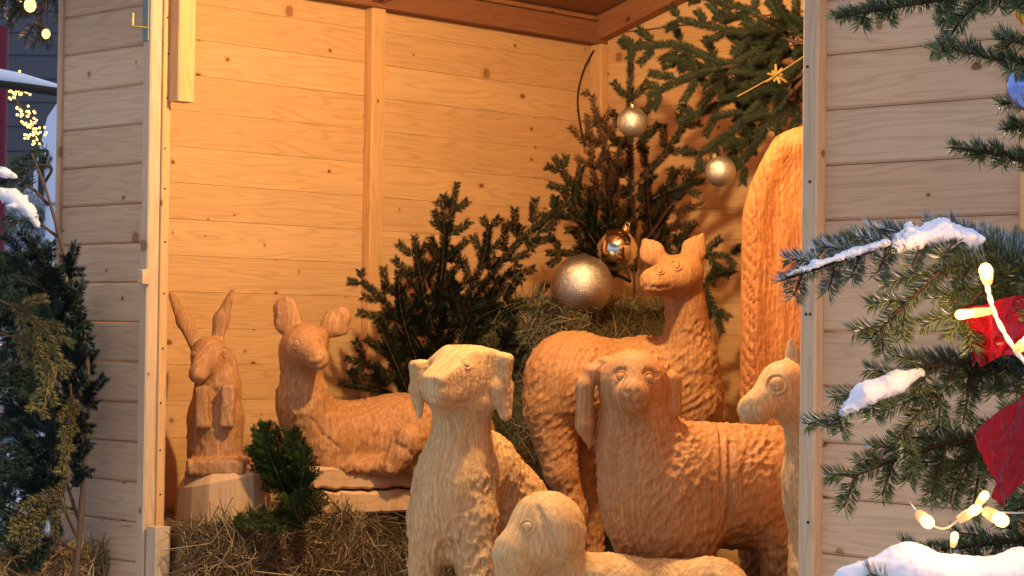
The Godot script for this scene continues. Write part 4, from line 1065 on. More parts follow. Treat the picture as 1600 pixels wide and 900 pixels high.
func build_wing() -> void:
	# the tall carved wing: a thick panel with a raised rope-cut rim and long feather grooves
	var t := thing("carved_wing", Vector3(1.56, 0.575, -0.99), "tall carved wooden wing with roped edge and long feather grooves behind the right post", "carved wing")
	var nx := 72
	var ny := 190
	var H := 1.325
	var W := 0.36
	var front := []
	var st := SurfaceTool.new()
	st.begin(Mesh.PRIMITIVE_TRIANGLES)
	var fn := FastNoiseLite.new()
	fn.seed = 77
	fn.frequency = 7.0
	var left := []
	var right := []
	for j in ny + 1:
		var v := float(j) / ny
		var e := clampf((v - 0.80) / 0.20, 0.0, 1.0)
		var lft := -W / 2 + W * 0.30 * pow(e, 1.7) + 0.02 * (1.0 - v) * 0.0
		var rgt := W / 2 - W * 0.34 * pow(e, 2.2)
		if v > 0.97:
			var q := (v - 0.97) / 0.03
			lft += q * q * 0.05
			rgt -= q * q * 0.05
		left.append(lft)
		right.append(rgt)
	for j in ny + 1:
		var v := float(j) / ny
		var row := []
		for i in nx + 1:
			var u := float(i) / nx
			var x: float = lerpf(left[j], right[j], u)
			var y := v * H
			var edge: float = minf(minf(x - left[j], right[j] - x), (1.0 - v) * H * 0.8)
			var rim := 0.048
			var z := 0.0
			if edge < rim:
				var q: float = edge / rim
				z = 0.055 * sqrt(clampf(q * (2.0 - q) * 1.0, 0.0, 1.0)) * (1.0 if q < 0.75 else 1.0)
				var rope: float = fposmod((y * 1.0 + (edge) * 1.3) / 0.034 + 0.5 * fn.get_noise_2d(x * 2, y * 2), 1.0)
				z -= 0.008 * exp(-pow((rope - 0.5) / 0.12, 2.0)) * smoothstep(0.0, 0.35, q)
			else:
				var q: float = clampf((edge - rim) / 0.05, 0.0, 1.0)
				z = 0.055 - 0.012 * smoothstep(0.0, 1.0, q)
				var flow: float = x * 1.0 + 0.014 * fn.get_noise_2d(x * 1.2, y * 0.45)
				var g: float = fposmod(flow / 0.0135, 1.0)
				z -= 0.0038 * exp(-pow((g - 0.5) / 0.16, 2.0)) * (0.75 + 0.5 * fn.get_noise_2d(x * 5.0 + 40.0, y * 1.5))
				z += 0.003 * fn.get_noise_2d(x * 3.0, y * 1.2 + 60.0)
			row.append(Vector3(x, y, z))
		front.append(row)
	st.set_smooth_group(0)
	for j in ny:
		for i in nx:
			var a: Vector3 = front[j][i]
			var b: Vector3 = front[j + 1][i]
			var c: Vector3 = front[j + 1][i + 1]
			var d: Vector3 = front[j][i + 1]
			quad(st, a, b, c, d, Vector2(a.x, a.y), Vector2(b.x, b.y), Vector2(c.x, c.y), Vector2(d.x, d.y))
			var o := Vector3(0, 0, 1)
			quad(st, Vector3(d.x, d.y, -0.05 - 0.25 * d.z), Vector3(c.x, c.y, -0.05 - 0.25 * c.z), Vector3(b.x, b.y, -0.05 - 0.25 * b.z), Vector3(a.x, a.y, -0.05 - 0.25 * a.z), Vector2.ZERO, Vector2.ZERO, Vector2.ZERO, Vector2.ZERO)
	for j in ny:
		for e in [0, nx]:
			var a: Vector3 = front[j][e]
			var b: Vector3 = front[j + 1][e]
			var a2 := Vector3(a.x, a.y, -0.05)
			var b2 := Vector3(b.x, b.y, -0.05)
			if e == 0:
				quad(st, a2, b2, b, a, Vector2.ZERO, Vector2.ZERO, Vector2.ZERO, Vector2.ZERO)
			else:
				quad(st, a, b, b2, a2, Vector2.ZERO, Vector2.ZERO, Vector2.ZERO, Vector2.ZERO)
	for i in nx:
		var a: Vector3 = front[ny][i]
		var b: Vector3 = front[ny][i + 1]
		quad(st, a, Vector3(a.x, a.y, -0.05), Vector3(b.x, b.y, -0.05), b, Vector2.ZERO, Vector2.ZERO, Vector2.ZERO, Vector2.ZERO)
		a = front[0][i + 1]
		b = front[0][i]
		quad(st, a, Vector3(a.x, a.y, -0.05), Vector3(b.x, b.y, -0.05), b, Vector2.ZERO, Vector2.ZERO, Vector2.ZERO, Vector2.ZERO)
	st.index()
	st.generate_normals()
	part("panel", st.commit(), MAT.wood_w, t)
	t.rotation.y = deg_to_rad(28)

func make_figure_materials() -> void:
	var g1 := grain_tex(5, 512, 512, 0.35, 9.0, Color(0.70, 0.60, 0.50), Color(1, 1, 1), 0.28)
	var g2 := grain_tex(6, 512, 512, 0.22, 7.0, Color(0.76, 0.66, 0.53), Color(1, 1, 1), 0.45)
	var bump := noise_tex(9, 0.09, Color.BLACK, Color.WHITE, 256, FastNoiseLite.TYPE_CELLULAR, 2)
	for q in [["wood_a", Color8(214, 180, 131), g2, 3.2], ["wood_b", Color8(197, 150, 102), g1, 3.4], ["wood_c", Color8(199, 150, 100), g1, 3.0], ["wood_d", Color8(192, 142, 90), g1, 3.3], ["wood_w", Color8(194, 130, 70), g1, 2.5]]:
		var m := mat(q[1], 0.62, q[2])
		m.uv1_triplanar = true
		m.uv1_scale = Vector3.ONE * q[3]
		m.heightmap_enabled = true
		m.heightmap_texture = bump
		m.heightmap_scale = 0.15
		MAT[q[0]] = m
	MAT.log_side = mat(Color8(206, 166, 122), 0.75, MAT.boards[2])

# ------------------------------------------------------------------ greenery: stems with single needles
class Green:
	var v := PackedVector3Array()
	var n := PackedVector3Array()
	var c := PackedColorArray()
	var i := PackedInt32Array()
	var stem: SurfaceTool
	var r := RandomNumberGenerator.new()
	var c0: Color
	var c1: Color
	var tip: Color
	var len := 0.018
	var wid := 0.0011
	var gap := 0.0016
	var frost := 0.0        # share of needles coated with rime
	var lift := 0.15        # how far the needles turn up on their own
	func needle(b: Vector3, d: Vector3, side: Vector3, l: float, col: Color) -> void:
		var k := v.size()
		var up := d.cross(side).normalized()
		var mid := b + d * l * 0.5 - up * wid * 0.3
		v.append(b); v.append(mid + side * wid); v.append(b + d * l + up * l * 0.06); v.append(mid - side * wid)
		var n1 := (up + side * 0.5).normalized()
		var n2 := (up - side * 0.5).normalized()
		n.append(up); n.append(n1); n.append(up); n.append(n2)
		for q in 4:
			c.append(col)
		i.append(k); i.append(k + 1); i.append(k + 2)
		i.append(k); i.append(k + 2); i.append(k + 3)
	func dress(pts: PackedVector3Array, from: float, up: Vector3, dens: float) -> void:
		# needles all along a stem, thickest at the sides and on top
		var m := pts.size() - 1
		for s in m:
			if float(s) / m < from:
				continue
			var a := pts[s]
			var b := pts[s + 1]
			var t := (b - a)
			var l := t.length()
			t /= maxf(l, 1e-6)
			var x := t.cross(up).normalized()
			var y := x.cross(t)
			var cnt := int(l / gap * dens + r.randf())
			for q in cnt:
				var ph := r.randf_range(-1.1, PI + 1.1)
				if r.randf() < 0.4:
					ph = (0.25 if r.randf() < 0.5 else PI - 0.25) + r.randf_range(-0.35, 0.35)
				var rad := x * cos(ph) + y * sin(ph)
				var fwd := r.randf_range(0.6, 1.05)
				var d := (t * fwd + rad + y * lift * r.randf()).normalized()
				var side := d.cross(t).normalized()
				var e := float(s) / m
				var col := c0.lerp(c1, r.randf()).lerp(tip, maxf(0.0, e - 0.7) * 1.2 * r.randf())
				if frost > 0.0 and d.y > -0.15 and r.randf() < frost:
					col = Color(0.62, 0.68, 0.76).lerp(col, r.randf() * 0.6)
				needle(a.lerp(b, r.randf()), d, side, len * r.randf_range(0.72, 1.1) * (1.0 - 0.25 * maxf(0.0, e - 0.8) * 5.0), col)

func smooth_path(a: Vector3, d: Vector3, l: float, bend: Vector3, steps: int) -> PackedVector3Array:
	var p := PackedVector3Array()
	for s in steps + 1:
		var t := float(s) / steps
		p.append(a + d * l * t + bend * l * t * t)
	return p

func fir_branch(parent: Node3D, ctrl: Array, o: Dictionary) -> Node3D:
	# one bough: a bending stem, side twigs left and right in its plane, twigs on those, needles on all
	var g := Green.new()
	g.r.seed = o.get("seed", 1)
	var pal: Array = o.get("pal", [Color(0.030, 0.062, 0.022), Color(0.060, 0.100, 0.032), Color(0.075, 0.12, 0.04)])
	g.c0 = pal[0]; g.c1 = pal[1]; g.tip = pal[2]
	g.len = o.get("len", 0.019)
	g.wid = o.get("wid", 0.0011)
	g.gap = o.get("gap", 0.0017)
	g.lift = o.get("lift", 0.15)
	g.frost = o.get("frost", 0.0)
	g.stem = SurfaceTool.new()
	g.stem.begin(Mesh.PRIMITIVE_TRIANGLES)
	var shift := -parent.position
	var pts := spline(ctrl, o.get("steps", 7))
	for k in pts.size():
		pts[k] += shift
	var n := pts.size()
	var r0: float = o.get("r", 0.006)
	tube(g.stem, pts, radii_for(n, r0, 0.0012), 6)
	var up: Vector3 = o.get("up", Vector3.UP)
	g.dress(pts, o.get("bare", 0.25), up, 1.0)
	var total := 0.0
	for k in n - 1:
		total += pts[k].distance_to(pts[k + 1])
	var sgap: float = o.get("twig_gap", 0.035)
	var slen: float = o.get("twig", 0.16)
	var from: float = o.get("twig_from", 0.2)
	var droop: float = o.get("droop", 0.12)
	var dens: float = o.get("dens", 1.0)
	var run := 0.0
	var next := total * from
	var sidesign := 1.0
	for k in n - 1:
		var seg := pts[k].distance_to(pts[k + 1])
		while next < run + seg:
			var q := (next - run) / seg
			var p := pts[k].lerp(pts[k + 1], q)
			var t := (pts[k + 1] - pts[k]).normalized()
			var f := next / total
			var x := t.cross(up).normalized()
			var y := x.cross(t)
			for sgn in [sidesign, -sidesign]:
				if g.r.randf() < o.get("miss", 0.12):
					continue
				var l: float = slen * (0.25 + 0.75 * pow(1.0 - f, 0.8)) * g.r.randf_range(0.65, 1.15)
				var d: Vector3 = (t * g.r.randf_range(0.75, 1.2) + x * sgn + y * g.r.randf_range(-0.35, 0.3)).normalized()
				var tp := smooth_path(p + t * g.r.randf_range(-0.006, 0.006), d, l, Vector3(0, -droop, 0) + t * 0.12, 5)
				tube(g.stem, tp, radii_for(6, r0 * 0.42, 0.0009), 4)
				g.dress(tp, 0.08, up, dens)
				if l > o.get("sub_from", 0.10):
					var m := int(l / 0.05)
					for w in m:
						var a := tp[1 + (w * 3) / maxi(m, 1)]
						var ss := 1.0 if w % 2 == 0 else -1.0
						var x2 := d.cross(up).normalized()
						var d2 := (d + x2 * ss * 0.75 + Vector3(0, g.r.randf_range(-0.3, 0.1), 0)).normalized()
						var l2 := l * g.r.randf_range(0.3, 0.5) * (1.0 - 0.5 * float(w) / m)
						var tq := smooth_path(a, d2, l2, Vector3(0, -droop, 0), 3)
						tube(g.stem, tq, radii_for(4, r0 * 0.25, 0.0008), 3)
						g.dress(tq, 0.0, up, dens)
			sidesign = -sidesign
			next += sgap * g.r.randf_range(0.75, 1.3)
		run += seg
	g.stem.generate_normals()
	var b := part("branch", g.stem.commit(), o.get("bark", MAT.bark), parent)
	var arr := []
	arr.resize(Mesh.ARRAY_MAX)
	arr[Mesh.ARRAY_VERTEX] = g.v
	arr[Mesh.ARRAY_NORMAL] = g.n
	arr[Mesh.ARRAY_COLOR] = g.c
	arr[Mesh.ARRAY_INDEX] = g.i
	var me := ArrayMesh.new()
	me.add_surface_from_arrays(Mesh.PRIMITIVE_TRIANGLES, arr)
	var nd := part("needles", me, MAT.needle, b)
	nd.set_meta("kind", "stuff")
	needle_total += g.v.size() / 4
	return b

var needle_total := 0

# ------------------------------------------------------------------ straw
func straw_mesh(sampler: Callable, count: int, sd: int, l0: float, l1: float, w: float, pal: Array, stick := 0.25) -> ArrayMesh:
	var r := RandomNumberGenerator.new()
	r.seed = sd
	var v := PackedVector3Array()
	var n := PackedVector3Array()
	var c := PackedColorArray()
	var i := PackedInt32Array()
	for q in count:
		var s: Array = sampler.call(r)
		var p: Vector3 = s[0]
		var nr: Vector3 = s[1]
		var t := nr.cross(Vector3(r.randfn(), r.randfn(), r.randfn())).normalized()
		var d := (t + nr * stick * r.randfn() * 0.6).normalized()
		var side := d.cross(nr).normalized()
		var l := lerpf(l0, l1, pow(r.randf(), 1.8))
		var ww := w * r.randf_range(0.5, 1.3)
		var sag := (t.cross(nr) * r.randfn() * 0.15 + nr * r.randfn() * 0.1)
		var col: Color = pal[r.randi() % pal.size()]
		col = col * r.randf_range(0.7, 1.25)
		col.a = 1.0
		var k := v.size()
		for e in 3:
			var f := e / 2.0 - 0.5
			var c0 := p + nr * 0.003 + d * l * f + sag * l * (1.0 - 4.0 * f * f)
			v.append(c0 + side * ww + nr * ww * 0.4); v.append(c0 - side * ww)
			n.append((nr + side * 0.6).normalized()); n.append((nr - side * 0.6).normalized())
			c.append(col); c.append(col)
		for e in 2:
			var m := k + e * 2
			i.append_array([m, m + 1, m + 2, m + 1, m + 3, m + 2])
	var arr := []
	arr.resize(Mesh.ARRAY_MAX)
	arr[Mesh.ARRAY_VERTEX] = v
	arr[Mesh.ARRAY_NORMAL] = n
	arr[Mesh.ARRAY_COLOR] = c
	arr[Mesh.ARRAY_INDEX] = i
	var me := ArrayMesh.new()
	me.add_surface_from_arrays(Mesh.PRIMITIVE_TRIANGLES, arr)
	return me

func lumpy_box(size: Vector3, sd: int) -> ArrayMesh:
	# pressed straw: a box with rounded, uneven faces
	var st := SurfaceTool.new()
	st.begin(Mesh.PRIMITIVE_TRIANGLES)
	st.set_smooth_group(0)
	var fn := FastNoiseLite.new()
	fn.seed = sd
	fn.frequency = 7.0
	var ax := [[Vector3.RIGHT, Vector3.UP], [Vector3.UP, Vector3.RIGHT], [Vector3.UP, Vector3.BACK], [Vector3.BACK, Vector3.UP], [Vector3.BACK, Vector3.RIGHT], [Vector3.RIGHT, Vector3.BACK]]
	var h := size / 2
	for f in 6:
		var a: Vector3 = ax[f][0]
		var b: Vector3 = ax[f][1]
		var c := b.cross(a)
		var N := 14
		var grid := []
		for y in N + 1:
			for x in N + 1:
				var q := c + a * (2.0 * x / N - 1.0) + b * (2.0 * y / N - 1.0)
				var p := q * h
				var rr := 0.035
				var inner := p.clamp(-h + Vector3.ONE * rr, h - Vector3.ONE * rr)
				p = inner + (p - inner).normalized() * rr if (p - inner).length() > 1e-5 else p
				p *= 1.0 + 0.05 * fn.get_noise_3dv(p) / maxf(h.length(), 0.1)
				grid.append(p)
		for y in N:
			for x in N:
				var k := y * (N + 1) + x
				quad(st, grid[k], grid[k + 1], grid[k + N + 2], grid[k + N + 1], Vector2(x, y), Vector2(x + 1, y), Vector2(x + 1, y + 1), Vector2(x, y + 1))
	st.index()
	st.generate_normals()
	return st.commit()

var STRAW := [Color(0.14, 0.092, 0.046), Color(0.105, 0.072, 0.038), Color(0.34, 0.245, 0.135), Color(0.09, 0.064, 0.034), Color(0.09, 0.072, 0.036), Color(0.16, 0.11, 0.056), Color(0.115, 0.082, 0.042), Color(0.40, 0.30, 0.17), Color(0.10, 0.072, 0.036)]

func straw_bale(lo: Vector3, hi: Vector3, label: String, count: int, sd: int, faces: Array, strings := true) -> Node3D:
	var c := Vector3((lo.x + hi.x) / 2, lo.y, (lo.z + hi.z) / 2)
	var t := thing("straw_bale", c, label, "straw bale", "straw bales")
	var s := hi - lo
	var mid := Vector3(0, s.y / 2, 0)
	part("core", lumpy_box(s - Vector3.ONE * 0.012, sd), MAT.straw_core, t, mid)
	if count > 0:
		var sampler := func(r: RandomNumberGenerator) -> Array:
			var f: Vector3 = faces[r.randi() % faces.size()]
			var p := Vector3(r.randf_range(-1, 1), r.randf_range(-1, 1), r.randf_range(-1, 1))
			if f.x != 0: p.x = f.x
			if f.y != 0: p.y = f.y
			if f.z != 0: p.z = f.z
			var e := maxf(0.0, absf(p.y) - 0.9) if f.y == 0 else 0.0
			return [p * (s / 2 - Vector3.ONE * 0.004) + mid - f * e * 0.1, f]
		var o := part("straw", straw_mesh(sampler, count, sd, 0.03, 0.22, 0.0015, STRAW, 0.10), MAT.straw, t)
		o.set_meta("kind", "stuff")
	if strings:
		for k in [-0.28, 0.28]:
			var y0 := s.y * 0.5 + 0.004
			var lz := s.z > s.x
			var hx := (s.x if lz else s.z) / 2 + 0.003
			var pts := PackedVector3Array()
			for q in [Vector2(-hx, -y0), Vector2(-hx, y0), Vector2(hx, y0), Vector2(hx, -y0), Vector2(-hx, -y0)]:
				pts.append(mid + (Vector3(q.x, q.y, k * s.z) if lz else Vector3(k * s.x, q.y, q.x)))
			part("twine", tube_mesh(pts, radii_for(5, 0.002, 0.002), 5), MAT.twine, t)
	return t

# ------------------------------------------------------------------ straw, greenery and ornaments inside the hut
func build_straw() -> void:
	var R := Vector3.RIGHT
	var U := Vector3.UP
	var B := Vector3.BACK
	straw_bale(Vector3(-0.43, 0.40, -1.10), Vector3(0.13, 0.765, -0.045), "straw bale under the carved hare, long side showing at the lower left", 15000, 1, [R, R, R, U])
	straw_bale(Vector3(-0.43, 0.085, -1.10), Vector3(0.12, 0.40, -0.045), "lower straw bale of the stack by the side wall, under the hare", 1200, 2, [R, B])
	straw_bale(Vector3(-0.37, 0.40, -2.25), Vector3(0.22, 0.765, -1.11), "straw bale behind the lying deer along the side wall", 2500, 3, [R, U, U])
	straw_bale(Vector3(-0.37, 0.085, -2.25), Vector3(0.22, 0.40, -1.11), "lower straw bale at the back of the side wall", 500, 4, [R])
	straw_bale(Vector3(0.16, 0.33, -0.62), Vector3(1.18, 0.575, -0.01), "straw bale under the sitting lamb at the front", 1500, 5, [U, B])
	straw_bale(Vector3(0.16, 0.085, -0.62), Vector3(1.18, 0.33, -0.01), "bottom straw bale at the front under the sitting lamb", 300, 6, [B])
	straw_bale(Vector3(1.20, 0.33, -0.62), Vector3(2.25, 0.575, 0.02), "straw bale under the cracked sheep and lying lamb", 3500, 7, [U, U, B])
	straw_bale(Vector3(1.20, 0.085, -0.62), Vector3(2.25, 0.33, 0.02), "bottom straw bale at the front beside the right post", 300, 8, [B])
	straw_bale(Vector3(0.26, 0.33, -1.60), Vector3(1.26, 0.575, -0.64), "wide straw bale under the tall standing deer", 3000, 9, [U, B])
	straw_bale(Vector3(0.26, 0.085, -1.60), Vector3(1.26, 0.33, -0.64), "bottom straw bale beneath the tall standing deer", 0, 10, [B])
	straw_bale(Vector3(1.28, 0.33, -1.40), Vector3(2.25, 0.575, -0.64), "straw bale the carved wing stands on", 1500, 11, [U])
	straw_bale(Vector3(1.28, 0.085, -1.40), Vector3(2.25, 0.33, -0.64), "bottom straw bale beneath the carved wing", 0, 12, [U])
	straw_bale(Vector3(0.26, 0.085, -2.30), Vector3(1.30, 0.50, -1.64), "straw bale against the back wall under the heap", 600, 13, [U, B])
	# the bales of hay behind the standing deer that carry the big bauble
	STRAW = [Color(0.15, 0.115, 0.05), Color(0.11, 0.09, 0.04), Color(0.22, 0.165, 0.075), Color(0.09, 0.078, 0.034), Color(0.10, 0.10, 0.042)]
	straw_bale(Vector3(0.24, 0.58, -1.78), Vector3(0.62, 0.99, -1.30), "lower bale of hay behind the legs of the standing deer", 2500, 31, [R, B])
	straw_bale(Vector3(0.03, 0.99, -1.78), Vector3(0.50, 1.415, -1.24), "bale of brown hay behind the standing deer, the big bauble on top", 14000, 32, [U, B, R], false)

func bauble(at: Vector3, r: float, m: Material, up: Vector3, label: String) -> void:
	var t := thing("bauble", at, label, "bauble", "baubles in the hut")
	var s := SphereMesh.new()
	s.radius = r; s.height = 2 * r; s.radial_segments = 48; s.rings = 24
	part("ball", s, m, t)
	var c := CylinderMesh.new()
	c.top_radius = r * 0.16; c.bottom_radius = r * 0.18; c.height = r * 0.2; c.radial_segments = 16
	var y := up.normalized()
	var x := y.cross(Vector3(0.3, 0.1, 0.9)).normalized()
	var b := Basis(x, y, x.cross(y))
	part("cap", c, MAT.gold, t, y * r * 1.04, b)
	var l := TorusMesh.new()
	l.inner_radius = r * 0.09; l.outer_radius = r * 0.13; l.rings = 12; l.ring_segments = 6
	part("loop", l, MAT.gold, t, y * r * 1.22, b * Basis(Vector3.RIGHT, PI / 2))

func build_baubles() -> void:
	bauble(Vector3(0.4608, 2.0217, -1.5475), 0.050, MAT.pearl, Vector3(0, 1, 0), "small dull silver bauble hanging highest in the back corner greenery")
	bauble(Vector3(0.8530, 1.8420, -1.5127), 0.048, MAT.pearl, Vector3(-0.5, 1, 0), "small dull silver bauble hanging beside the carved wing")
	bauble(Vector3(0.4784, 1.6040, -1.4647), 0.069, MAT.bronze, Vector3(0.3, 1, -0.2), "shiny mirror-like silver-gold bauble just above the big silver one")
	bauble(Vector3(0.4816, 1.4847, -1.2907), 0.097, MAT.silver, Vector3(-0.4, 0.8, -0.5), "big mottled silver bauble resting on the hay bale")

func build_indoor_greenery() -> void:
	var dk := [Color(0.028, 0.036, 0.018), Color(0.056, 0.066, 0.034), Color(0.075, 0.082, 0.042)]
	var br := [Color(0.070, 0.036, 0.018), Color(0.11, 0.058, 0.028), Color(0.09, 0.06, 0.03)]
	var camv := Vector3(0.69, 0.05, 0.72)
	# the fir standing in front of the side wall
	var a := thing("cut_fir_top", Vector3(-0.0337, 1.0772, -1.1816), "dark green cut fir top leaning on the side wall behind the sitting lamb", "fir branches")
	part("trunk", tube_mesh(PackedVector3Array([Vector3(0.02, -0.28, 0), Vector3(0, 0.0, 0), Vector3(-0.01, 0.1, 0)]), radii_for(3, 0.016, 0.012), 8), MAT.bark, a)
	var sets := [
		[[Vector3(-0.0368, 1.0771, -1.1786), Vector3(-0.0745, 1.3075, -1.1640), Vector3(-0.0605, 1.5402, -1.1990), Vector3(-0.0370, 1.8231, -1.2417)], 0.20, 21],
		[[Vector3(-0.0477, 1.3708, -1.1604), Vector3(-0.0144, 1.5595, -1.1595), Vector3(-0.0121, 1.7437, -1.1568)], 0.10, 22],
		[[Vector3(-0.0187, 1.2454, -1.1638), Vector3(0.0859, 1.4347, -1.2036), Vector3(0.2044, 1.6012, -1.2574), Vector3(0.3259, 1.7343, -1.3427)], 0.19, 23],
		[[Vector3(0.0856, 1.3722, -1.2050), Vector3(0.2313, 1.4249, -1.2325), Vector3(0.3438, 1.4405, -1.2983)], 0.13, 24],
		[[Vector3(0.0110, 1.3295, -1.1623), Vector3(0.1435, 1.5372, -1.1730), Vector3(0.1804, 1.6769, -1.1769)], 0.13, 25],
		[[Vector3(-0.0341, 1.1824, -1.1507), Vector3(-0.0357, 1.3281, -1.0344), Vector3(-0.0655, 1.4300, -0.9477), Vector3(-0.1157, 1.4907, -0.8979)], 0.18, 26],
		[[Vector3(-0.0350, 1.1200, -1.1237), Vector3(-0.0212, 1.3691, -0.9918), Vector3(-0.0105, 1.5243, -0.9564)], 0.13, 27],
		[[Vector3(-0.0357, 1.0996, -1.0959), Vector3(-0.0517, 1.2043, -0.9392), Vector3(-0.0953, 1.2447, -0.8132)], 0.18, 28],
		[[Vector3(-0.0363, 1.0794, -1.0682), Vector3(-0.0224, 1.1444, -0.8858), Vector3(-0.0726, 1.1687, -0.7677)], 0.14, 29],
		[[Vector3(0.0247, 1.1631, -1.1521), Vector3(0.1712, 1.2491, -1.1795), Vector3(0.3164, 1.2824, -1.2347)], 0.18, 30],
		[[Vector3(0.0100, 1.2461, -1.1358), Vector3(0.0237, 1.4727, -1.0321), Vector3(0.0211, 1.6359, -0.9976)], 0.15, 32],
		[[Vector3(0.0972, 1.1241, -1.1395), Vector3(0.1546, 1.2898, -1.0794), Vector3(0.1987, 1.4123, -1.0906)], 0.16, 33],
		[[Vector3(0.0145, 1.1237, -0.9909), Vector3(0.0222, 1.2671, -0.8975), Vector3(0.0081, 1.3677, -0.8537)], 0.15, 34]]
	for s in sets:
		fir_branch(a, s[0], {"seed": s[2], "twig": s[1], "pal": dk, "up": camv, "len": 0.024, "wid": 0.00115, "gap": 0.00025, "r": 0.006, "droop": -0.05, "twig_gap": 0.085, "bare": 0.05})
	# the boughs in the back corner
	var b := thing("fir_bough_bundle", Vector3(0.2654, 1.4451, -1.7773), "tall bundle of fir boughs tied up in the back corner, hung with baubles", "fir branches")
	sets = [
		[[Vector3(0.2763, 1.4453, -1.7878), Vector3(0.2711, 1.7058, -1.7759), Vector3(0.2660, 1.9879, -1.7635), Vector3(0.2704, 2.3050, -1.7593)], 0.20, 41, 0],
		[[Vector3(0.2943, 1.8340, -1.7531), Vector3(0.4174, 1.9375, -1.7714), Vector3(0.5017, 2.0745, -1.8071)], 0.12, 42, 0],
		[[Vector3(0.3100, 1.7464, -1.7428), Vector3(0.4360, 1.8070, -1.7512), Vector3(0.5409, 1.8456, -1.8231)], 0.10, 43, 0],
		[[Vector3(0.3478, 1.6157, -1.7271), Vector3(0.4512, 1.7647, -1.7669), Vector3(0.5489, 1.9094, -1.8290)], 0.14, 44, 1],
		[[Vector3(0.2730, 1.6584, -1.6819), Vector3(0.2139, 1.8525, -1.6479), Vector3(0.1629, 2.0729, -1.6623)], 0.15, 45, 1],
		[[Vector3(0.2760, 1.8105, -1.7085), Vector3(0.2377, 1.9607, -1.6678), Vector3(0.1874, 2.1360, -1.6564)], 0.12, 46, 1],
		[[Vector3(0.3310, 1.5935, -1.6977), Vector3(0.2720, 1.7176, -1.5686), Vector3(0.1823, 1.9178, -1.4772)], 0.13, 47, 0],
		[[Vector3(0.3220, 1.5716, -1.6758), Vector3(0.2680, 1.7044, -1.5096), Vector3(0.1993, 1.7195, -1.3879)], 0.12, 48, 0],
		[[Vector3(0.3142, 1.5500, -1.6689), Vector3(0.2926, 1.6319, -1.5628), Vector3(0.2303, 1.7987, -1.4709)], 0.14, 49, 0],
		[[Vector3(0.3604, 1.5295, -1.7138), Vector3(0.4912, 1.5931, -1.7544), Vector3(0.6259, 1.5945, -1.8558)], 0.17, 50, 0],
		[[Vector3(0.3886, 1.5079, -1.7137), Vector3(0.5493, 1.5087, -1.7846), Vector3(0.6189, 1.3408, -1.8281)], 0.15, 51, 0],
		[[Vector3(0.3475, 1.5515, -1.7286), Vector3(0.4229, 1.7229, -1.7685), Vector3(0.4467, 1.8729, -1.7873)], 0.12, 52, 1],
		[[Vector3(0.3111, 1.5086, -1.7225), Vector3(0.2710, 1.7430, -1.6500), Vector3(0.2430, 1.9158, -1.6463)], 0.16, 56, 1],
		[[Vector3(0.3502, 1.5073, -1.6768), Vector3(0.2809, 1.5875, -1.4974), Vector3(0.2321, 1.5952, -1.3950)], 0.14, 57, 0]]
	for s in sets:
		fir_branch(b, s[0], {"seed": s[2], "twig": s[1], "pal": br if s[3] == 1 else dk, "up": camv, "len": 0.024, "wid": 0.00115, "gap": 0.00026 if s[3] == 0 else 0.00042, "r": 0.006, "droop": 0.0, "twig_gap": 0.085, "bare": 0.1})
	var c := thing("hanging_fir_bough", Vector3(1.1531, 2.2590, -1.7755), "big fir bough hanging from the roof over the carved wing", "fir branches")
	sets = [
		[[Vector3(1.1531, 2.2590, -1.7755), Vector3(0.9820, 2.1806, -1.7521), Vector3(0.7105, 2.2112, -1.6988), Vector3(0.5447, 2.2810, -1.6765), Vector3(0.3793, 2.2774, -1.6289)], 0.20, 61],
		[[Vector3(0.8167, 2.1957, -1.7317), Vector3(0.7428, 2.1903, -1.6610), Vector3(0.6269, 2.1602, -1.6200), Vector3(0.4972, 2.1077, -1.5802)], 0.16, 62],
		[[Vector3(1.1531, 2.2590, -1.7755), Vector3(1.0263, 2.2684, -1.7230), Vector3(0.8964, 2.3857, -1.7062), Vector3(0.8483, 2.5203, -1.6842)], 0.16, 63],
		[[Vector3(1.0926, 2.2227, -1.7600), Vector3(0.9358, 2.2705, -1.7054), Vector3(0.7728, 2.3034, -1.6868), Vector3(0.5957, 2.3526, -1.6126)], 0.18, 64],
		[[Vector3(1.0520, 2.1849, -1.7498), Vector3(0.8879, 2.0921, -1.7058), Vector3(0.7715, 1.9965, -1.6937), Vector3(0.6587, 1.9175, -1.6569)], 0.20, 65],
		[[Vector3(1.0257, 2.1672, -1.7528), Vector3(0.9217, 2.0498, -1.7116), Vector3(0.8460, 1.9415, -1.6973), Vector3(0.7894, 1.8672, -1.6727)], 0.17, 66],
		[[Vector3(0.9791, 2.1745, -1.7495), Vector3(0.8016, 2.1198, -1.7193), Vector3(0.6816, 2.0622, -1.6750), Vector3(0.5783, 2.0248, -1.6463)], 0.16, 67],
		[[Vector3(0.9590, 2.2724, -1.7415), Vector3(0.8174, 2.3656, -1.7279), Vector3(0.7128, 2.4029, -1.6959), Vector3(0.6408, 2.4361, -1.6537)], 0.14, 68]]
	for s in sets:
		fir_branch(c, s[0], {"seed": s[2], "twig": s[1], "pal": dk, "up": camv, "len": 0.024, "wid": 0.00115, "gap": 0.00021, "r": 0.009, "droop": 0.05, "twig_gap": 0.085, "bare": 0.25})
	part("cord", tube_mesh(PackedVector3Array([Vector3.ZERO, Vector3(0.0, 0.62, 0.0)]), radii_for(2, 0.003, 0.003), 6), MAT.twine, c)
	# little gilt straw star wired into the bough
	var st := thing("straw_star", Vector3(1.0269, 2.1323, -1.5608), "small gilt straw star wired into the hanging fir bough", "ornament")
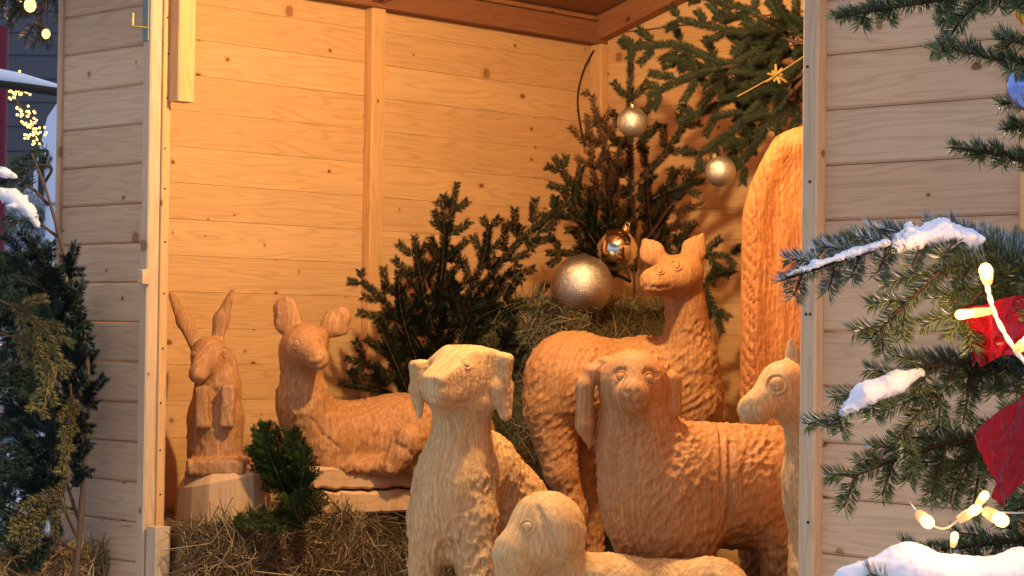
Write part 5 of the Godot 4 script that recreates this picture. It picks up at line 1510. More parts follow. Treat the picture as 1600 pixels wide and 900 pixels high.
	part("wire", tube_mesh(PackedVector3Array([Vector3(0.9280, 2.0683, -1.4954) - st.position, Vector3(1.0215, 2.1230, -1.5421) - st.position, Vector3(1.0966, 2.2002, -1.6259) - st.position]), radii_for(3, 0.0022, 0.0022), 6), MAT.gilt, st)
	for k in 9:
		var an := TAU * k / 9.0 + 0.2
		var d: Vector3 = Vector3(0.7219, 0.0127, -0.6919) * cos(an) + Vector3(0.0041, 0.9997, 0.0227) * sin(an) + camv * 0.3 * sin(k * 2.1)
		part("ray", tube_mesh(PackedVector3Array([Vector3.ZERO, d * 0.012, d * (0.020 + 0.008 * (k % 3))]), PackedFloat32Array([0.003, 0.006, 0.004]), 5), MAT.gilt, st)
	# green sprig between the hare and the lying deer
	var g := thing("juniper_sprig", Vector3(0.1477, 0.7577, -0.3940), "bushy green conifer sprig on the bale between the hare and the lying deer", "conifer sprig")
	var gp := [Color(0.030, 0.058, 0.014), Color(0.060, 0.100, 0.026), Color(0.075, 0.115, 0.03)]
	sets = [
		[[Vector3(0.1266, 0.7955, -0.4282), Vector3(0.1048, 0.9282, -0.3899), Vector3(0.0675, 1.0595, -0.3645)], 0.085, 71],
		[[Vector3(0.1420, 0.7974, -0.4152), Vector3(0.1578, 0.9121, -0.3996), Vector3(0.1334, 1.0312, -0.4007)], 0.085, 72],
		[[Vector3(0.1443, 0.8170, -0.4030), Vector3(0.1077, 0.9300, -0.3510), Vector3(0.0607, 0.9945, -0.3181)], 0.085, 73],
		[[Vector3(0.2055, 0.7752, -0.3936), Vector3(0.2282, 0.8230, -0.4002), Vector3(0.2342, 0.8635, -0.4187)], 0.07, 74],
		[[Vector3(0.2504, 0.7615, -0.3677), Vector3(0.2069, 0.7873, -0.2837), Vector3(0.1402, 0.7878, -0.1920)], 0.055, 75],
		[[Vector3(0.2371, 0.7595, -0.3549), Vector3(0.2419, 0.8093, -0.3306), Vector3(0.2251, 0.8544, -0.3271)], 0.08, 76],
		[[Vector3(0.1728, 0.8198, -0.3887), Vector3(0.2048, 0.9152, -0.3891), Vector3(0.1897, 0.9888, -0.4005)], 0.075, 77],
		[[Vector3(0.1412, 0.8365, -0.3857), Vector3(0.1166, 0.9687, -0.3308), Vector3(0.0809, 1.0386, -0.3225)], 0.07, 78]]
	for s in sets:
		fir_branch(g, s[0], {"seed": s[2], "twig": s[1], "pal": gp, "up": camv, "len": 0.019, "wid": 0.0009, "gap": 0.00022, "r": 0.004, "droop": 0.0, "twig_gap": 0.022, "bare": 0.0, "miss": 0.0, "steps": 5})

func make_more_materials() -> void:
	MAT.bark = mat(Color8(74, 54, 40), 0.9)
	MAT.needle = mat(Color.WHITE, 0.5)
	MAT.needle.vertex_color_use_as_albedo = true
	MAT.needle.backlight_enabled = true
	MAT.needle.backlight = Color(0.25, 0.25, 0.25)
	MAT.straw = mat(Color.WHITE, 0.6)
	MAT.straw.vertex_color_use_as_albedo = true
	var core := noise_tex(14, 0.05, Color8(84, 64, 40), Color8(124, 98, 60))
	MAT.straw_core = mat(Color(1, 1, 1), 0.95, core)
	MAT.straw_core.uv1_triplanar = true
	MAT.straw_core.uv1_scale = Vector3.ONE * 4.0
	MAT.twine = mat(Color8(120, 96, 60), 0.8)
	MAT.gold = mat(Color8(220, 180, 110), 0.3)
	MAT.gold.metallic = 1.0
	MAT.gilt = mat(Color8(150, 122, 66), 0.6)
	MAT.pearl = mat(Color8(196, 188, 166), 0.36)
	MAT.pearl.metallic = 0.9
	MAT.bronze = mat(Color8(214, 200, 178), 0.10)
	MAT.bronze.metallic = 1.0
	MAT.silver = mat(Color.WHITE, 0.36, noise_tex(16, 0.05, Color8(132, 122, 106), Color8(226, 216, 196)))
	MAT.silver.metallic = 1.0
	for m in [MAT.pearl, MAT.silver]:
		m.uv1_triplanar = true
		m.uv1_scale = Vector3.ONE * 14.0
		m.heightmap_enabled = true
		m.heightmap_texture = noise_tex(15, 0.07, Color.BLACK, Color.WHITE)
		m.heightmap_scale = 0.22
	MAT.roof = mat(Color8(70, 62, 58), 0.9)
	MAT.cable = mat(Color8(40, 34, 30), 0.6)
	MAT.bulb_glow = mat(Color(1, 0.8, 0.5), 0.4)
	MAT.bulb_glow.emission_enabled = true
	MAT.bulb_glow.emission = Color(1.0, 0.80, 0.55)
	MAT.bulb_glow.emission_energy_multiplier = 6.0
	MAT.snowy = mat(Color8(200, 204, 212), 0.9)

# ------------------------------------------------------------------ the lit, snowy fir tree beside the hut
func snow_on(shapes: Array, cell: float, sd: int, label: String) -> void:
	var base: Vector3 = shapes[0][1]
	var t := thing("snow_cap", base, label, "snow", "snow lying on the fir tree")
	for s in shapes:
		s[1] -= base
		s[2] -= base
	var me := carve(shapes, cell, [sd, 0.0045, Basis.from_scale(Vector3.ONE * 140.0), []])
	part("snow", me, MAT.snow, t)

func snow_tube(ctrl: Array, radii: Array, sink: float) -> Array:
	var out := []
	for i in ctrl.size() - 1:
		out.append([0, ctrl[i] + Vector3(0, -sink, 0), ctrl[i + 1] + Vector3(0, -sink, 0), radii[i], radii[i + 1], 0.008])
		for q in 7:
			var r: float = lerpf(radii[i], radii[i + 1], 0.5)
			var c: Vector3 = ctrl[i].lerp(ctrl[i + 1], rng.randf()) + Vector3(rng.randfn() * 0.75, rng.randfn() * 0.35, rng.randfn() * 0.75) * r
			out.append([0, c, c + Vector3(rng.randfn(), 0.1, rng.randfn()) * r * 0.4, r * rng.randf_range(0.25, 0.55), r * 0.25, 0.004])
	return out

func light_bulb(parent: Node3D, tip: Vector3, back: Vector3, energy: float, r := 0.006) -> void:
	# a candle-shaped bulb from its socket to its tip
	var a := tip - parent.position
	var d := (back - tip).normalized()
	var l := tip.distance_to(back)
	var b := part("bulb", tube_mesh(PackedVector3Array([a - d * r * 0.6, a - d * r * 0.1, a + d * r * 0.8, a + d * l * 0.45]), PackedFloat32Array([r * 0.45, r * 0.95, r * 1.1, r * 0.85]), 12), MAT.fairy, parent)
	part("socket", tube_mesh(PackedVector3Array([a + d * l * 0.45, a + d * l * 0.5, a + d * l]), PackedFloat32Array([r * 0.95, r * 1.05, r * 0.8]), 10), MAT.fairy_body, b)
	var o := OmniLight3D.new()
	o.name = "fairy_light"
	o.light_color = Color(1.0, 0.72, 0.40)
	o.light_energy = energy
	o.light_size = 0.008
	o.omni_range = 4.0
	o.omni_attenuation = 2.0
	o.shadow_enabled = true
	o.position = a + d * r * 0.8
	parent.add_child(o, true)

func ribbon_mesh(rows: Array, thick: float, sd: int, crease: float) -> ArrayMesh:
	# a strip of stiff ribbon through rows of (left edge, right edge), finely creased, with real thickness
	var fn := FastNoiseLite.new()
	fn.seed = sd
	fn.frequency = 34.0
	var L := []
	var Rr := []
	for q in rows:
		L.append(q[0])
		Rr.append(q[1])
	var a := spline(L, 8)
	var b := spline(Rr, 8)
	var N := 12
	var top := []
	for i in a.size():
		var row := []
		for k in N + 1:
			row.append(a[i].lerp(b[i], float(k) / N))
		top.append(row)
	var nrm := []
	for i in top.size():
		var row := []
		for k in N + 1:
			var du: Vector3 = top[mini(i + 1, top.size() - 1)][k] - top[maxi(i - 1, 0)][k]
			var dv: Vector3 = top[i][mini(k + 1, N)] - top[i][maxi(k - 1, 0)]
			row.append(du.cross(dv).normalized())
		nrm.append(row)
	for i in top.size():
		for k in N + 1:
			var p: Vector3 = top[i][k]
			top[i][k] = p + nrm[i][k] * crease * (absf(fn.get_noise_3dv(p)) * 1.6 + 0.7 * absf(fn.get_noise_3dv(p * 2.3 + Vector3.ONE * 4.0)))
	var st := SurfaceTool.new()
	st.begin(Mesh.PRIMITIVE_TRIANGLES)
	st.set_smooth_group(0)
	var z := Vector2.ZERO
	for i in top.size() - 1:
		for k in N:
			var o := [nrm[i][k] * thick, nrm[i + 1][k] * thick, nrm[i + 1][k + 1] * thick, nrm[i][k + 1] * thick]
			quad(st, top[i][k], top[i + 1][k], top[i + 1][k + 1], top[i][k + 1], z, z, z, z)
			quad(st, top[i][k + 1] - o[3], top[i + 1][k + 1] - o[2], top[i + 1][k] - o[1], top[i][k] - o[0], z, z, z, z)
	st.index()
	st.generate_normals()
	return st.commit()

func build_lit_tree() -> void:
	var t := thing("fir_tree", Vector3(3.572, 0.0, 1.079), "fresh green fir tree beside the hut with lights, red bow and snow", "fir tree")
	part("trunk", tube_mesh(PackedVector3Array([Vector3(0, 0, 0), Vector3(0.01, 0.9, 0), Vector3(0.0, 1.7, 0.01), Vector3(0.01, 2.6, 0.0)]), PackedFloat32Array([0.055, 0.045, 0.034, 0.012]), 12), MAT.bark, t)
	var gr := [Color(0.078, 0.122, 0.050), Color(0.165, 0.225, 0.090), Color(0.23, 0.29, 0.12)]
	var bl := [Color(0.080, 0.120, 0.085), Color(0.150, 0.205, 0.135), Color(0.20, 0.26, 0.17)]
	var sets := [
		[[Vector3(3.5740, 1.8245, 1.0880), Vector3(3.5077, 1.7809, 1.2890), Vector3(3.4829, 1.7463, 1.4226), Vector3(3.4561, 1.7270, 1.5033), Vector3(3.4340, 1.7081, 1.5794)], 0.06, 81, gr, 0.16],
		[[Vector3(3.5677, 1.7270, 1.0914), Vector3(3.5625, 1.7395, 1.2630), Vector3(3.5376, 1.7593, 1.3706), Vector3(3.5153, 1.7329, 1.4189), Vector3(3.4989, 1.6786, 1.4610)], 0.07, 82, gr, 0.1],
		[[Vector3(3.5768, 1.6515, 1.1084), Vector3(3.5819, 1.6569, 1.2977), Vector3(3.5632, 1.6634, 1.3989), Vector3(3.5416, 1.6705, 1.4475), Vector3(3.5194, 1.6775, 1.4967)], 0.05, 83, gr, 0.1],
		[[Vector3(3.5864, 1.7212, 1.1287), Vector3(3.5930, 1.6876, 1.2878), Vector3(3.5794, 1.6860, 1.3840), Vector3(3.5576, 1.6900, 1.4327)], 0.05, 84, gr, 0.1],
		[[Vector3(3.5579, 1.6153, 1.0701), Vector3(3.5634, 1.6256, 1.2314), Vector3(3.5386, 1.6281, 1.3107), Vector3(3.5168, 1.6238, 1.3592)], 0.035, 85, gr, 0.1],
		[[Vector3(3.5575, 1.5334, 1.0683), Vector3(3.5477, 1.5726, 1.2173), Vector3(3.5283, 1.5994, 1.2920), Vector3(3.5096, 1.5953, 1.3376)], 0.035, 86, gr, 0.1],
		[[Vector3(3.5387, 1.5113, 1.0303), Vector3(3.5222, 1.5481, 1.1857), Vector3(3.5011, 1.5636, 1.2895), Vector3(3.4640, 1.5730, 1.3807)], 0.045, 87, gr, 0.12],
		[[Vector3(3.5663, 1.3939, 1.0838), Vector3(3.5600, 1.4249, 1.2848), Vector3(3.5462, 1.4475, 1.4094), Vector3(3.5249, 1.4627, 1.4857), Vector3(3.4997, 1.4470, 1.5649), Vector3(3.4703, 1.4250, 1.6341), Vector3(3.4482, 1.4052, 1.6964)], 0.105, 88, bl, 0.14],
		[[Vector3(3.5699, 1.4243, 1.3029), Vector3(3.5670, 1.4312, 1.4445), Vector3(3.5463, 1.4219, 1.5196), Vector3(3.5260, 1.3852, 1.5657), Vector3(3.5063, 1.3419, 1.6112)], 0.1, 89, gr, 0.16],
		[[Vector3(3.5799, 1.4236, 1.3211), Vector3(3.5826, 1.4161, 1.4569), Vector3(3.5775, 1.3861, 1.5164), Vector3(3.5621, 1.3430, 1.5439)], 0.1, 90, gr, 0.16],
		[[Vector3(3.4551, 1.4488, 1.1919), Vector3(3.4179, 1.4663, 1.2835), Vector3(3.3825, 1.4658, 1.3730), Vector3(3.3293, 1.4591, 1.4515)], 0.035, 91, gr, 0.12],
		[[Vector3(3.5384, 1.4365, 1.0286), Vector3(3.5276, 1.4482, 1.1779), Vector3(3.5176, 1.4593, 1.2709), Vector3(3.4886, 1.4554, 1.3263)], 0.06, 92, gr, 0.1],
		[[Vector3(3.5658, 1.2558, 1.0807), Vector3(3.5663, 1.2941, 1.2476), Vector3(3.5569, 1.3077, 1.3678), Vector3(3.5348, 1.3166, 1.4723), Vector3(3.5043, 1.2990, 1.5566), Vector3(3.4901, 1.2708, 1.6110), Vector3(3.4771, 1.2444, 1.6505)], 0.09, 93, gr, 0.16],
		[[Vector3(3.5569, 1.3062, 1.3677), Vector3(3.5454, 1.3066, 1.4619), Vector3(3.5299, 1.2777, 1.5176), Vector3(3.5095, 1.2277, 1.5635)], 0.09, 94, gr, 0.18],
		[[Vector3(3.5560, 1.1569, 1.0597), Vector3(3.5561, 1.2038, 1.2272), Vector3(3.5463, 1.2212, 1.3479), Vector3(3.5238, 1.2249, 1.4527), Vector3(3.5032, 1.2104, 1.5275), Vector3(3.4742, 1.1878, 1.5963)], 0.125, 95, gr, 0.2],
		[[Vector3(3.5471, 1.2219, 1.3195), Vector3(3.5345, 1.2094, 1.4143), Vector3(3.5184, 1.1922, 1.4709), Vector3(3.5144, 1.1766, 1.5020)], 0.09, 96, gr, 0.2],
		[[Vector3(3.5180, 1.0329, 0.9820), Vector3(3.5064, 1.0761, 1.1329), Vector3(3.4844, 1.0934, 1.2376), Vector3(3.4591, 1.0900, 1.3449), Vector3(3.4392, 1.0888, 1.4194)], 0.09, 97, gr, 0.15],
		[[Vector3(3.4954, 1.2504, 0.9402), Vector3(3.4679, 1.2686, 1.0641), Vector3(3.4500, 1.2532, 1.1639), Vector3(3.4307, 1.2047, 1.2089)], 0.08, 98, gr, 0.15],
		[[Vector3(3.5185, 1.1510, 0.9847), Vector3(3.5126, 1.1574, 1.1291), Vector3(3.5025, 1.1446, 1.2077), Vector3(3.4834, 1.1307, 1.2672)], 0.08, 99, gr, 0.15],
		[[Vector3(3.5194, 1.3872, 0.9901), Vector3(3.5136, 1.3930, 1.1344), Vector3(3.4927, 1.3836, 1.2097), Vector3(3.4626, 1.3668, 1.2658)], 0.08, 100, gr, 0.15],
		[[Vector3(3.6586, 1.0381, 1.2630), Vector3(3.6584, 1.0598, 1.4301), Vector3(3.6384, 1.0793, 1.5606), Vector3(3.6008, 1.0899, 1.6524), Vector3(3.5701, 1.0773, 1.7370)], 0.08, 101, bl, 0.1]]
	for s in sets:
		fir_branch(t, s[0], {"seed": s[2], "twig": s[1], "pal": s[3], "frost": 0.5 if s[2] in [88, 101] else (0.22 if s[2] in [89, 93, 91] else 0.08), "up": Vector3(0.55, 0.62, 0.57), "sub_from": 0.08, "len": 0.020, "wid": 0.00085, "gap": 0.00027, "r": 0.006, "droop": s[4], "twig_gap": 0.046, "bare": 0.12, "twig_from": 0.25, "lift": 0.0, "steps": 6})
	# boughs of the far side and above, out of the picture
	for k in 14:
		var an := 0.6 + k * 0.42
		var y := 0.5 + 0.145 * k
		var d := Vector3(cos(an), 0, sin(an))
		if d.dot(Vector3(-0.72, 0, 0.69)) > -0.2 and y < 2.2:
			continue
		var l := 0.75 - 0.2 * y
		fir_branch(t, [t.position + Vector3(0, y, 0), t.position + Vector3(0, y + 0.04, 0) + d * l * 0.5, t.position + Vector3(0, y - 0.06, 0) + d * l], {"seed": 120 + k, "twig": 0.18, "pal": gr, "len": 0.021, "wid": 0.0013, "gap": 0.003, "r": 0.007, "twig_gap": 0.06})
	# snow
	snow_on(snow_tube([Vector3(3.4997, 1.4470, 1.5649), Vector3(3.5124, 1.4593, 1.5392), Vector3(3.5250, 1.4679, 1.4996), Vector3(3.5365, 1.4620, 1.4608), Vector3(3.5433, 1.4450, 1.4399)], [0.005, 0.012, 0.016, 0.012, 0.006], 0.005), 0.0028, 5, "white snow piled on the long bough level with the baubles")
	snow_on(snow_tube([Vector3(3.4846, 1.2639, 1.6300), Vector3(3.4953, 1.2837, 1.6063), Vector3(3.5098, 1.2978, 1.5651), Vector3(3.5185, 1.3093, 1.5293)], [0.006, 0.013, 0.012, 0.006], 0.004), 0.0028, 6, "white snow along the drooping bough below the red bow")
	snow_on([[0, Vector3(3.5472, 1.0843, 1.7037), Vector3(3.5856, 1.0974, 1.6534), 0.020, 0.026, 0.02], [0, Vector3(3.5856, 1.0974, 1.6534), Vector3(3.6194, 1.0880, 1.6069), 0.026, 0.022, 0.02], [0, Vector3(3.6194, 1.0880, 1.6069), Vector3(3.6583, 1.0927, 1.5419), 0.02, 0.024, 0.02], [0, Vector3(3.6583, 1.0927, 1.5419), Vector3(3.6881, 1.0848, 1.4854), 0.024, 0.02, 0.02]], 0.004, 7, "heap of snow on the lowest bough at the bottom edge")
	snow_on(snow_tube([Vector3(3.4512, 1.4094, 1.6935), Vector3(3.4662, 1.4215, 1.6587), Vector3(3.4828, 1.4354, 1.6154), Vector3(3.4999, 1.4482, 1.5717)], [0.0022, 0.0034, 0.0042, 0.005], -0.002), 0.0020, 8, "thin line of snow along the tip of the long bough")
	# red bow
	var b := thing("ribbon_bow", Vector3(3.6080, 1.3009, 1.4571), "shiny dark red ribbon bow tied to the fir tree", "bow")
	var o := b.position
	var strips := [
		[[[Vector3(3.5674, 1.3743, 1.5397), Vector3(3.5813, 1.3106, 1.5108)], [Vector3(3.6062, 1.3800, 1.5441), Vector3(3.6134, 1.3227, 1.5218)], [Vector3(3.6238, 1.3920, 1.4999), Vector3(3.6184, 1.3255, 1.4895)], [Vector3(3.6291, 1.3875, 1.4392), Vector3(3.6236, 1.3012, 1.4422)]], 3, 0.011],
		[[[Vector3(3.5647, 1.3758, 1.5353), Vector3(3.5776, 1.3134, 1.5074)], [Vector3(3.5773, 1.4088, 1.4617), Vector3(3.5771, 1.3364, 1.4462)], [Vector3(3.6191, 1.3878, 1.4211), Vector3(3.6135, 1.3007, 1.4242)]], 4, 0.008],
		[[[Vector3(3.6439, 1.3196, 1.4648), Vector3(3.6336, 1.2514, 1.4451)], [Vector3(3.6336, 1.2825, 1.5153), Vector3(3.6302, 1.2241, 1.4892)], [Vector3(3.6212, 1.2591, 1.5542), Vector3(3.6179, 1.1927, 1.5140)], [Vector3(3.6110, 1.2413, 1.5774), Vector3(3.6145, 1.1870, 1.5310)]], 5, 0.008],
		[[[Vector3(3.6441, 1.2945, 1.4362), Vector3(3.6497, 1.2654, 1.4024)], [Vector3(3.6252, 1.2462, 1.4808), Vector3(3.6335, 1.2228, 1.4445)], [Vector3(3.6128, 1.2083, 1.5055), Vector3(3.6260, 1.1952, 1.4786)], [Vector3(3.6057, 1.1707, 1.5252), Vector3(3.6085, 1.1602, 1.5083)]], 6, 0.007]]
	for s in strips:
		var rows := []
		for q in s[0]:
			rows.append([q[0] - o, q[1] - o])
		part("ribbon", ribbon_mesh(rows, 0.0006, s[1], s[2]), MAT.ribbon, b)
	var kn := SphereMesh.new()
	kn.radius = 0.022; kn.height = 0.036
	part("knot", kn, MAT.ribbon, b, Vector3(3.6440, 1.3124, 1.4506) - o)
	# baubles
	var h := thing("bauble", Vector3(3.5648, 1.6408, 1.3691), "glossy blue bauble cut by the right edge of the picture", "bauble")
	var s := SphereMesh.new()
	s.radius = 0.030; s.height = 0.060; s.radial_segments = 40; s.rings = 20
	part("ball", s, MAT.blue_glass, h)
	var c := CylinderMesh.new()
	c.top_radius = 0.006; c.bottom_radius = 0.007; c.height = 0.008
	part("cap", c, MAT.gold, h, Vector3(0, 0.033, 0))
	h = thing("bauble", Vector3(3.5098, 1.7546, 1.2585), "yellow gold bauble in the top right corner", "bauble")
	part("ball", s, MAT.gold_ball, h)
	part("cap", c, MAT.gold, h, Vector3(0, 0.033, 0))
	# lights
	var f := thing("string_lights", Vector3(3.6593, 1.3236, 1.5472), "white cable of warm fairy lights on the near side of the fir tree", "string lights")
	o = f.position
	for q in [0, 1]:
		var cp := spline([Vector3(3.6304, 1.4083, 1.5772), Vector3(3.6328, 1.3905, 1.5744), Vector3(3.6376, 1.3686, 1.5691), Vector3(3.6536, 1.3407, 1.5669), Vector3(3.6664, 1.3183, 1.5541), Vector3(3.6840, 1.2966, 1.5227), Vector3(3.6703, 1.3020, 1.3975)], 18)
		for i in cp.size():
			var tw: float = i * 0.3 + PI * q
			cp[i] += -o + Vector3(0.7219, 0.0127, -0.6919) * cos(tw) * 0.0012 + Vector3(0.6920, -0.0192, 0.7216) * sin(tw) * 0.0012
		part("cable", tube_mesh(cp, radii_for(cp.size(), 0.0018, 0.0018), 6), MAT.white_cable, f)
	light_bulb(f, Vector3(3.6430, 1.4185, 1.5999), Vector3(3.6261, 1.4059, 1.5673), 0.007, 0.0070)
	light_bulb(f, Vector3(3.6084, 1.3695, 1.5972), Vector3(3.6337, 1.3740, 1.5730), 0.007, 0.0052)
	light_bulb(f, Vector3(3.6755, 1.3458, 1.5599), Vector3(3.6575, 1.3318, 1.5629), 0.007, 0.006)
	var g := thing("string_lights", Vector3(3.6388, 1.1583, 1.5624), "clear string of fairy lights glowing low on the fir tree", "string lights")
	o = g.position
	light_bulb(g, Vector3(3.6178, 1.1506, 1.6654), Vector3(3.5992, 1.1587, 1.6558), 0.0022, 0.0064)
	light_bulb(g, Vector3(3.6499, 1.1805, 1.6077), Vector3(3.6388, 1.1688, 1.6043), 0.0018, 0.0046)
	light_bulb(g, Vector3(3.6652, 1.1690, 1.6483), Vector3(3.6454, 1.1559, 1.6530), 0.0018, 0.0052)
	light_bulb(g, Vector3(3.6951, 1.1573, 1.6470), Vector3(3.6709, 1.1658, 1.6427), 0.0022, 0.0068)
	light_bulb(g, Vector3(3.6371, 1.1389, 1.6467), Vector3(3.6249, 1.1261, 1.6303), 0.0014, 0.004)
	# the string goes on round the tree, out of the picture
	for y in [0.85, 1.15, 1.45, 1.75, 2.05]:
		light_bulb(g, Vector3(3.16, y, 0.07 + 0.02 * sin(y * 9.0)), Vector3(3.19, y - 0.02, 0.09), 0.035, 0.011)
	var wire := spline([Vector3(3.5064, 1.1769, 1.5513), Vector3(3.5992, 1.1587, 1.6558), Vector3(3.6211, 1.1445, 1.6483), Vector3(3.6454, 1.1559, 1.6530), Vector3(3.6388, 1.1688, 1.6043), Vector3(3.6718, 1.1665, 1.6418), Vector3(3.6685, 1.1589, 1.5339), Vector3(3.5728, 1.1494, 1.2098), Vector3(3.19, 0.83, 0.09), Vector3(3.2, 1.1, 0.1), Vector3(3.19, 1.43, 0.09), Vector3(3.2, 1.7, 0.1), Vector3(3.19, 2.03, 0.09)], 6)
	for i in wire.size():
		wire[i] -= o
	part("cable", tube_mesh(wire, radii_for(wire.size(), 0.0010, 0.0010), 6), MAT.clear_cable, g)

func make_tree_materials() -> void:
	MAT.snow = mat(Color8(222, 226, 236), 0.9)
	MAT.snow.subsurf_scatter_enabled = true
	MAT.snow.subsurf_scatter_strength = 0.3
	MAT.ribbon = mat(Color8(122, 5, 15), 0.2)
	MAT.ribbon.backlight_enabled = true
	MAT.ribbon.backlight = Color(0.35, 0.02, 0.03)
	MAT.blue_glass = mat(Color8(130, 156, 214), 0.10)
	MAT.blue_glass.metallic = 0.8
	MAT.gold_ball = mat(Color8(230, 170, 40), 0.3)
	MAT.gold_ball.metallic = 0.8
	MAT.white_cable = mat(Color8(226, 220, 214), 0.4)
	MAT.clear_cable = mat(Color8(190, 178, 164), 0.3)
	MAT.fairy = mat(Color(1, 0.85, 0.6), 0.3)
	MAT.fairy.emission_enabled = true
	MAT.fairy.emission = Color(1.0, 0.74, 0.40)
	MAT.fairy.emission_energy_multiplier = 2.4
	MAT.fairy_body = mat(Color8(240, 214, 170), 0.4)
	MAT.fairy_body.backlight_enabled = true
	MAT.fairy_body.backlight = Color(0.8, 0.7, 0.5)

